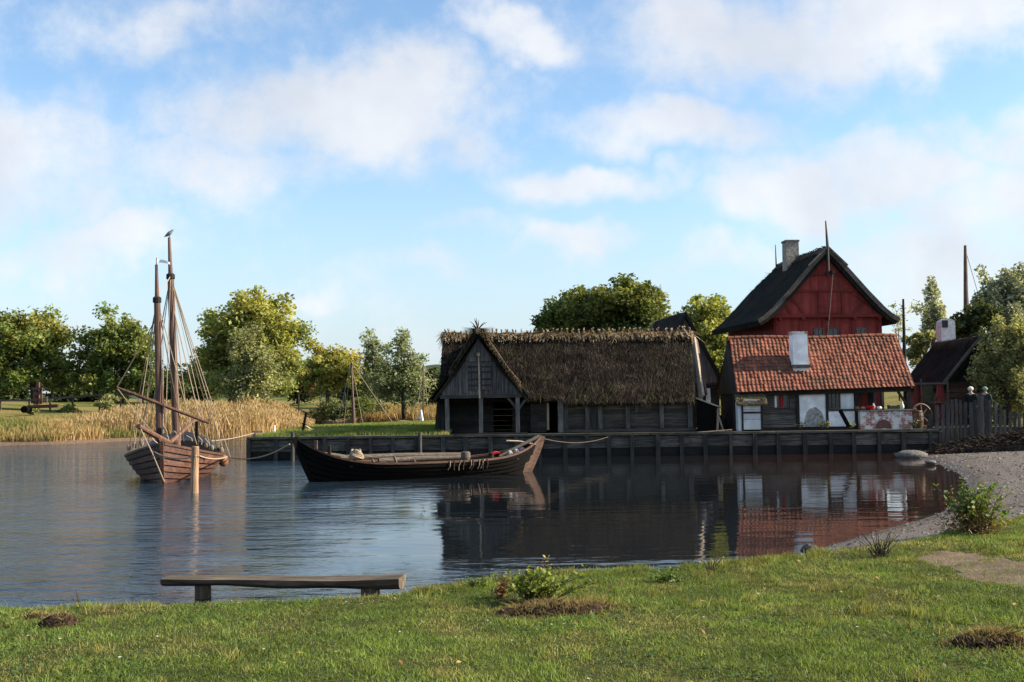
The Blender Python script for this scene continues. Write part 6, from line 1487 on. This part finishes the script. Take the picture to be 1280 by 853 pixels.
def person(px_, headpx, Y, label, face, cap, coat, legs, H_=1.72):
    g = at(px_, headpx, Y); base = Vector((g.x, Y, g.z - H_)); t = thing('person', label, 'person', base, face)
    s = H_ / 1.72
    def skin(name, V, E, R, mat, sub=2):
        me = bpy.data.meshes.new(name); me.from_pydata([tuple(Vector(v) * s) for v in V], E, []); o = bpy.data.objects.new(name, me); COL.objects.link(o)
        o.modifiers.new('s', 'SKIN'); sk = me.skin_vertices[0].data
        for i, r in enumerate(R): sk[i].radius = (r[0] * s, r[1] * s) if isinstance(r, tuple) else (r * s, r * s)
        sk[0].use_root = True; o.modifiers.new('u', 'SUBSURF').levels = sub
        dg = bpy.context.evaluated_depsgraph_get(); nm = bpy.data.meshes.new_from_object(o.evaluated_get(dg)); bpy.data.objects.remove(o); nm.name = name; nm.materials.clear(); nm.materials.append(mat)
        for nmA in ('tint',): 
            if nmA not in nm.attributes: nm.attributes.new(nmA, 'FLOAT', 'FACE').data.foreach_set('value', np.ones(len(nm.polygons), np.float32))
        for q in nm.polygons: q.use_smooth = True
        o2 = bpy.data.objects.new(name, nm); COL.objects.link(o2); o2.parent = t; return o2
    Vb = [(0, 0, .95), (0, 0, 1.2), (0, 0, 1.40), (0, 0, 1.49), (0, -.01, 1.58), (0, -.01, 1.68), (0, -.10, 1.58),
          (.19, 0, 1.38), (.25, -.02, 1.12), (.23, -.14, .92), (.22, -.19, .85), (-.19, 0, 1.38), (-.25, -.02, 1.12), (-.24, -.1, .9), (-.23, -.13, .82),
          (.10, 0, .9), (.11, -.01, .5), (.11, .01, .09), (.12, -.12, .04), (-.10, 0, .9), (-.11, -.01, .5), (-.11, .02, .09), (-.12, -.11, .04)]
    E = [(0, 1), (1, 2), (2, 3), (3, 4), (4, 5), (4, 6), (2, 7), (7, 8), (8, 9), (9, 10), (2, 11), (11, 12), (12, 13), (13, 14), (0, 15), (15, 16), (16, 17), (17, 18), (0, 19), (19, 20), (20, 21), (21, 22)]
    R = [.13, .12, .13, .055, (.078, .09), .06, .018, .06, .042, .032, .035, .06, .042, .032, .035, .085, .06, .045, .04, .085, .06, .045, .04]
    skin('body', Vb, E, R, MT['skin'])
    Ic = [0, 1, 2, 7, 8, 9, 11, 12, 13]; mp = {v: i for i, v in enumerate(Ic)}
    skin('coat', [Vb[i] for i in Ic] + [(0, 0, .72), (0, 0, 1.46)], [(mp[a], mp[b]) for a, b in E if a in mp and b in mp] + [(0, 9), (2, 10)], [(.19, .15), (.17, .14), (.16, .13), .085, .065, .05, .085, .065, .05, (.2, .16), .07], MT[coat])
    Il = [0, 15, 16, 17, 19, 20, 21]; mp = {v: i for i, v in enumerate(Il)}
    skin('trousers', [Vb[i] for i in Il], [(mp[a], mp[b]) for a, b in E if a in mp and b in mp], [.15, .1, .075, .065, .1, .075, .065], MT[legs])
    mb = MB(); c = Vector(base) + Vector((0, 0, 1.66 * s)); mb.ball((c.x, c.y, c.z), (.118 * s, .125 * s, .10 * s), 14, 9, 1); mb.build('cap', MT[cap], t, smooth=True)
person(1213, 484.5, 47.3, 'person in a white cap and dark jacket standing behind the paling fence', math.radians(-25), 'white_cloth', 'dark_cloth', 'dark_cloth')
person(1231, 484.5, 49.0, 'person with a pale green headscarf standing behind the fence, by the willow', math.radians(140), 'green_cloth', 'teal_cloth', 'dark_cloth', 1.68)

# ------------------------------------------------------------------ yard clutter
def clutter():
    cy_ = 46.15; cz = at(1100, 513, 46.3).z + .045
    X = lambda p: at(p, 510, cy_).x
    mb = MB(); mb.lathe((X(1087), cy_, cz), [(.001, 0), (.12, 0), (.2, .07), (.22, .16), (.2, .15), (.1, .05), (.001, .04)], 18, 1.2); tag(mb.build('bowl', MT['red_cloth'], smooth=True), 'red bowl on the left part of the brick counter', 'bowl')
    for k, (a, hgt, lab) in enumerate(((1092, .26, 'white jug just right of the red bowl'), (1128, .3, 'white bottle at the right end of the brick counter'))):
        mb = MB(); mb.lathe((X(a), cy_, cz), [(.001, 0), (.055, 0), (.075, hgt * .3), (.06, hgt * .6), (.025, hgt * .75), (.03, hgt), (.001, hgt)], 14, 1); o = tag(mb.build('jug' if k == 0 else 'bottle', MT['white_paint'], smooth=True), lab, 'jug' if k == 0 else 'bottle')
    for k, (a, lab) in enumerate(((1079, 'pale loaf left of the red bowl on the counter'), (1099, 'white rag bundle beside the white jug'), (1071.5, 'pinkish pot at the far left of the counter'))):
        mb = MB(); mb.ball((X(a), cy_, cz + .06), (.11, .09, .07), 12, 7, 1.1, jit=.08, sd_=k); tag(mb.build(['loaf', 'rag', 'pot'][k], MT[['pale_wood_x', 'white_cloth', 'fender'][k]], smooth=True), lab, ['bread', 'rag', 'pot'][k])
    t = thing('wooden_tray', 'pale open wooden tray standing on the right of the brick counter', 'tray', (X(1117), cy_, cz)); a, b = X(1111), X(1123)
    for nm, bx_ in (('base', (a, b, cy_ - .14, cy_ + .14, cz, cz + .03)), ('side', (a, b, cy_ - .16, cy_ - .14, cz, cz + .14)), ('side', (a, b, cy_ + .14, cy_ + .16, cz, cz + .14)), ('end', (a - .02, a, cy_ - .14, cy_ + .14, cz, cz + .17)), ('end', (b, b + .02, cy_ - .14, cy_ + .14, cz, cz + .17))):
        mb = MB(); mb.box(*bx_, 1.2); mb.build(nm, MT['spar_wood'], t)
    # leaning black plank
    mb = MB(); mb.beam(at(1061, 533.5, 45.3), at(1050, 513, 45.7), .16, .05, up=(0, 1, .3), tint=1); tag(mb.build('leaning_plank', MT['tar_wood']), 'short black plank leaning against the low white wall panel', 'plank')
    # barrel and old cartwheel at the corner
    def barrel(x, y, r, hh, lab, mt):
        t = thing('barrel', lab, 'barrel', (x, y, QZ)); mb = MB(); mb.lathe((x, y, QZ), [(.001, 0), (r * .8, 0), (r * .95, hh * .25), (r, hh * .5), (r * .95, hh * .75), (r * .8, hh), (r * .76, hh - .03), (.001, hh - .03)], 20, 1); mb.build('staves', MT[mt], t)
        for f in (.12, .36, .64, .88):
            rr = r * (.8 + .2 * math.sin(math.pi * f)) + .008; mb = MB(); mb.lathe((x, y, QZ + hh * f), [(rr - .012, -.02), (rr, -.02), (rr, .02), (rr - .012, .02)], 20, 1); mb.build('hoop', MT['black_metal'], t)
    barrel(at(1146, 520, 46.6).x, 46.6, .27, .75, 'red brown barrel beside the corner post of the open bay', 'brown_wood')
    cxx, cyy, czz, R_ = at(1152, 512, 47.2).x, 47.2, QZ + .52, .48
    t = thing('cartwheel', 'old reddish cartwheel leaning between the open bay and the fence', 'wheel', (cxx, cyy, QZ)); tilt = .25
    Wp = lambda a, r, o=0: Vector((cxx + r * math.cos(a) * .95, cyy + o + tilt * r * math.sin(a) + .2 * r * math.cos(a), czz + r * math.sin(a)))
    mb = MB(); mb.tube([Wp(a, R_) for a in lin(0, 2 * math.pi, 28)], .05, 6, 1, cap=False); mb.build('rim', MT['brown_wood'], t)
    mb = MB(); mb.tube([Wp(0, 0, -.1), Wp(0, 0, .1)], .09, 10, 1); mb.build('hub', MT['brown_wood'], t)
    for k in range(8): mb = MB(); mb.tube([Wp(k * math.pi / 4, .08), Wp(k * math.pi / 4, R_)], .025, 6, 1); mb.build('spoke', MT['brown_wood'], t)
    # weeds along the wall foot
    for k, (a, lab, lf) in enumerate(((1028, 'yellow green weed at the foot of the worn white panel', 'olive'), (1034, 'low weed between the two white panels', 'olive'), (1000, 'small dark weed at the left foot of the worn white panel', 'dark'), (1063, 'dry weed beside the leaning black plank', 'olive'), (1143, 'dark green weed at the foot of the barrel', 'dark'))):
        p = at(a, 533, 45.9); p.z = QZ + .08; leafy('wall_weed', lab, 'weed', p, 10, LEAF[lf], 90, .045, .3, .12, .3, 30 + k, group='weeds along the tiled house')
    # pole lying on the quay between the houses
    mb = MB(); mb.tube([at(872, 541, 45.1), at(915, 537.5, 45.6)], [.03, .03], 7, 1.2); tag(mb.build('pole', MT['spar_wood']), 'thin pole lying across the quay edge below the lean-to', 'pole')
    # tall masts and poles beyond the houses
    Y = 75; b = at(1208, 480, Y); b.z = 1; t_ = at(1206.5, 307, Y); t = thing('tall_mast', 'tall bare brown mast rising above the trees at the right', 'mast', b); mb = MB(); mb.tube([b, b.lerp(t_, .5), b.lerp(t_, .9), t_], [.22, .18, .12, .09], 10, 1); mb.build('pole', MT['mast_wood'], t)
    rope('stay', [t_ - Vector((0, 0, .3)), at(1232, 400, Y)], t, .02, 'dark_rope'); rope('stay', [t_ - Vector((0, 0, .3)), at(1213, 420, Y)], t, .02, 'dark_rope')
    Y = 53; b = at(1131, 480, Y); b.z = QZ; t_ = at(1129, 374, Y); mb = MB(); mb.tube([b, b.lerp(t_, .6), t_], [.10, .085, .05], 9, 1); tag(mb.build('flag_pole', MT['dark_wood_z']), 'dark pole behind the right end of the tiled roof', 'pole')
    # headland: stakes, trestle, posts
    a, b = at(377, 541, 47.0), at(383, 516, 47.3); a.z = .9; mb = MB(); mb.beam(a, b, .09, .07, tint=1); mb.beam(at(377, 529, 47.1), at(384, 532, 47.1), .04, .04); tag(mb.build('leaning_stake', MT['tar_wood']), 'black stake leaning on the left end of the headland', 'stake')
    mb = MB(); mb.tube([at(378, 530, 48), at(393, 540, 48.2)], [.035, .05], 8, 1.3); tag(mb.build('pole', MT['pale_wood_x']), 'pale pole propped against the ground right of the black stake', 'pole')
    mb = MB(); p = at(387, 540, 48); mb.ball((p.x, p.y, 1.05), (.16, .12, .10), 10, 7, 1, jit=.1, sd_=2); tag(mb.build('stone', MT['white_plaster']), 'white stone under the propped pale pole', 'stone')
    p = at(343, 541.5, 47.5); mb = MB(); mb.lathe((p.x, p.y, .95), [(.12, 0), (.10, .14), (.045, .2), (.05, .42), (.001, .43)], 10, 1); tag(mb.build('bollard', MT['white_paint']), 'small white bollard on the grass near the tip of the headland', 'bollard')
    a, b = at(529, 535, 60), at(525.5, 513, 60); a.z = .9; mb = MB(); mb.tube([a, b], .085, 9, 1); tag(mb.build('white_post', MT['white_paint']), 'leaning white post left of the thatched house', 'post')
    a = at(530.5, 535, 62); b = at(530, 529, 62); a.z = .9; mb = MB(); mb.tube([a, b], .06, 8, 1); tag(mb.build('white_post', MT['white_paint']), 'short white stub beside the leaning white post', 'post')
    for pxx, tp, lab in ((461.5, 531, 'short grey stub left of the trestle on the headland'), (490, 527, 'thin grey stake at the foot of the slanting stay')):
        a, b = at(pxx, 538, 62), at(pxx, tp, 62); a.z = .9; mb = MB(); mb.tube([a, b], .07, 8, 1.2); tag(mb.build('stake', MT['spar_wood']), lab, 'stake')
    t = thing('rope_trestle', 'low pale trestle of legs and rails on the headland left of the white post', 'trestle', at(508, 536, 61)); Y = 61
    for nm, (a, b, c, d) in (('leg', (499, 527, 493, 536)), ('leg', (500, 527, 501, 536)), ('leg', (508, 527, 506, 536)), ('leg', (515, 528, 513, 536)), ('rail', (499.5, 526.5, 516, 527.5)), ('rail', (508, 536, 524, 522))):
        mb = MB(); mb.tube([at(a, b, Y), at(c, d, Y)], .045, 7, 1.2); mb.build(nm, MT['pale_wood_x'], t)
clutter()

# ------------------------------------------------------------------ far bank: trestle and rail fence
def far_bank():
    Y = 82; t = thing('timber_trestle', 'dark wooden trestle with a thick red brown post under the far left oak', 'trestle', (at(47, 504, Y).x, Y, 2.0))
    mb = MB(); mb.beam(at(47.5, 506, Y), at(47.5, 478, Y), .22, .22, tint=1.3); mb.build('king_post', MT['ship_wood'], t)
    for a, b, c, d in ((43, 504, 43, 485), (52, 505, 51.5, 485), (43, 505, 51, 487), (51, 505, 43.5, 488)):
        mb = MB(); mb.beam(at(a, b, Y - .3), at(c, d, Y - .3), .12, .12, up=(0, 1, 0), tint=1); mb.build('leg', MT['brown_wood'], t)
    mb = MB(); mb.beam(at(40, 486, Y - .3), at(53.5, 486, Y - .3), .2, .16); mb.build('cross_beam', MT['spar_wood'], t)
    mb = MB(); mb.beam(at(36, 509, Y - .2), at(73, 507.5, Y - .2), .3, .24); mb.build('ground_beam', MT['brown_wood'], t)
    mb = MB(); p = at(33, 512, Y - .4); mb.tube([p - Vector((0, .4, 0)), p + Vector((0, .4, 0))], .26, 14, .8); mb.build('roller', MT['tar_wood'], t)
    mb = MB(); mb.beam(at(58, 504, Y), at(58, 496.5, Y), .1, .1, tint=1.3); mb.build('prop', MT['spar_wood'], t)
    Y = 92; t = thing('rail_fence', 'long pale rail fence along the meadow at the far left', 'fence', (at(70, 500, Y).x, Y, 2.4))
    pts = [(-30, 501.5), (0, 501), (36, 500.5), (62, 498.5), (90, 496.5), (124, 493.8), (150, 493.5), (178, 492.5)]
    for (a, b), (c, d) in zip(pts[:-1], pts[1:]):
        mb = MB(); mb.beam(at(a, b, Y), at(c, d, Y), .10, .16, tint=random.uniform(.8, 1.2)); mb.build('rail', MT['spar_wood'], t)
    for a, b in pts: mb = MB(); q = at(a, b - 1, Y); mb.beam((q.x, q.y + .12, float(far_z(np.array([q.x]), np.array([Y]))[0]) - .3), (q.x, q.y + .12, q.z), .13, .13); mb.build('post', MT['spar_wood'], t)
    Y = 104; t = thing('rail_fence', 'thin grey rail fence in the meadow beside the big maple', 'fence', (at(400, 490, Y).x, Y, 2))
    for (a, b), (c, d) in (((225, 494), (262, 495)), ((372, 492.5), (400, 492)), ((400, 492), (432, 491))):
        mb = MB(); mb.beam(at(a, b, Y), at(c, d, Y), .07, .09); mb.build('rail', MT['grey_wood_x'], t)
    for a, b in ((226, 494), (261, 495), (373, 492.5), (400, 492), (431, 491)): mb = MB(); q = at(a, b - 1, Y); mb.beam((q.x, q.y + .09, 1.3), (q.x, q.y + .09, q.z), .1, .1); mb.build('post', MT['grey_wood_z'], t)
far_bank()
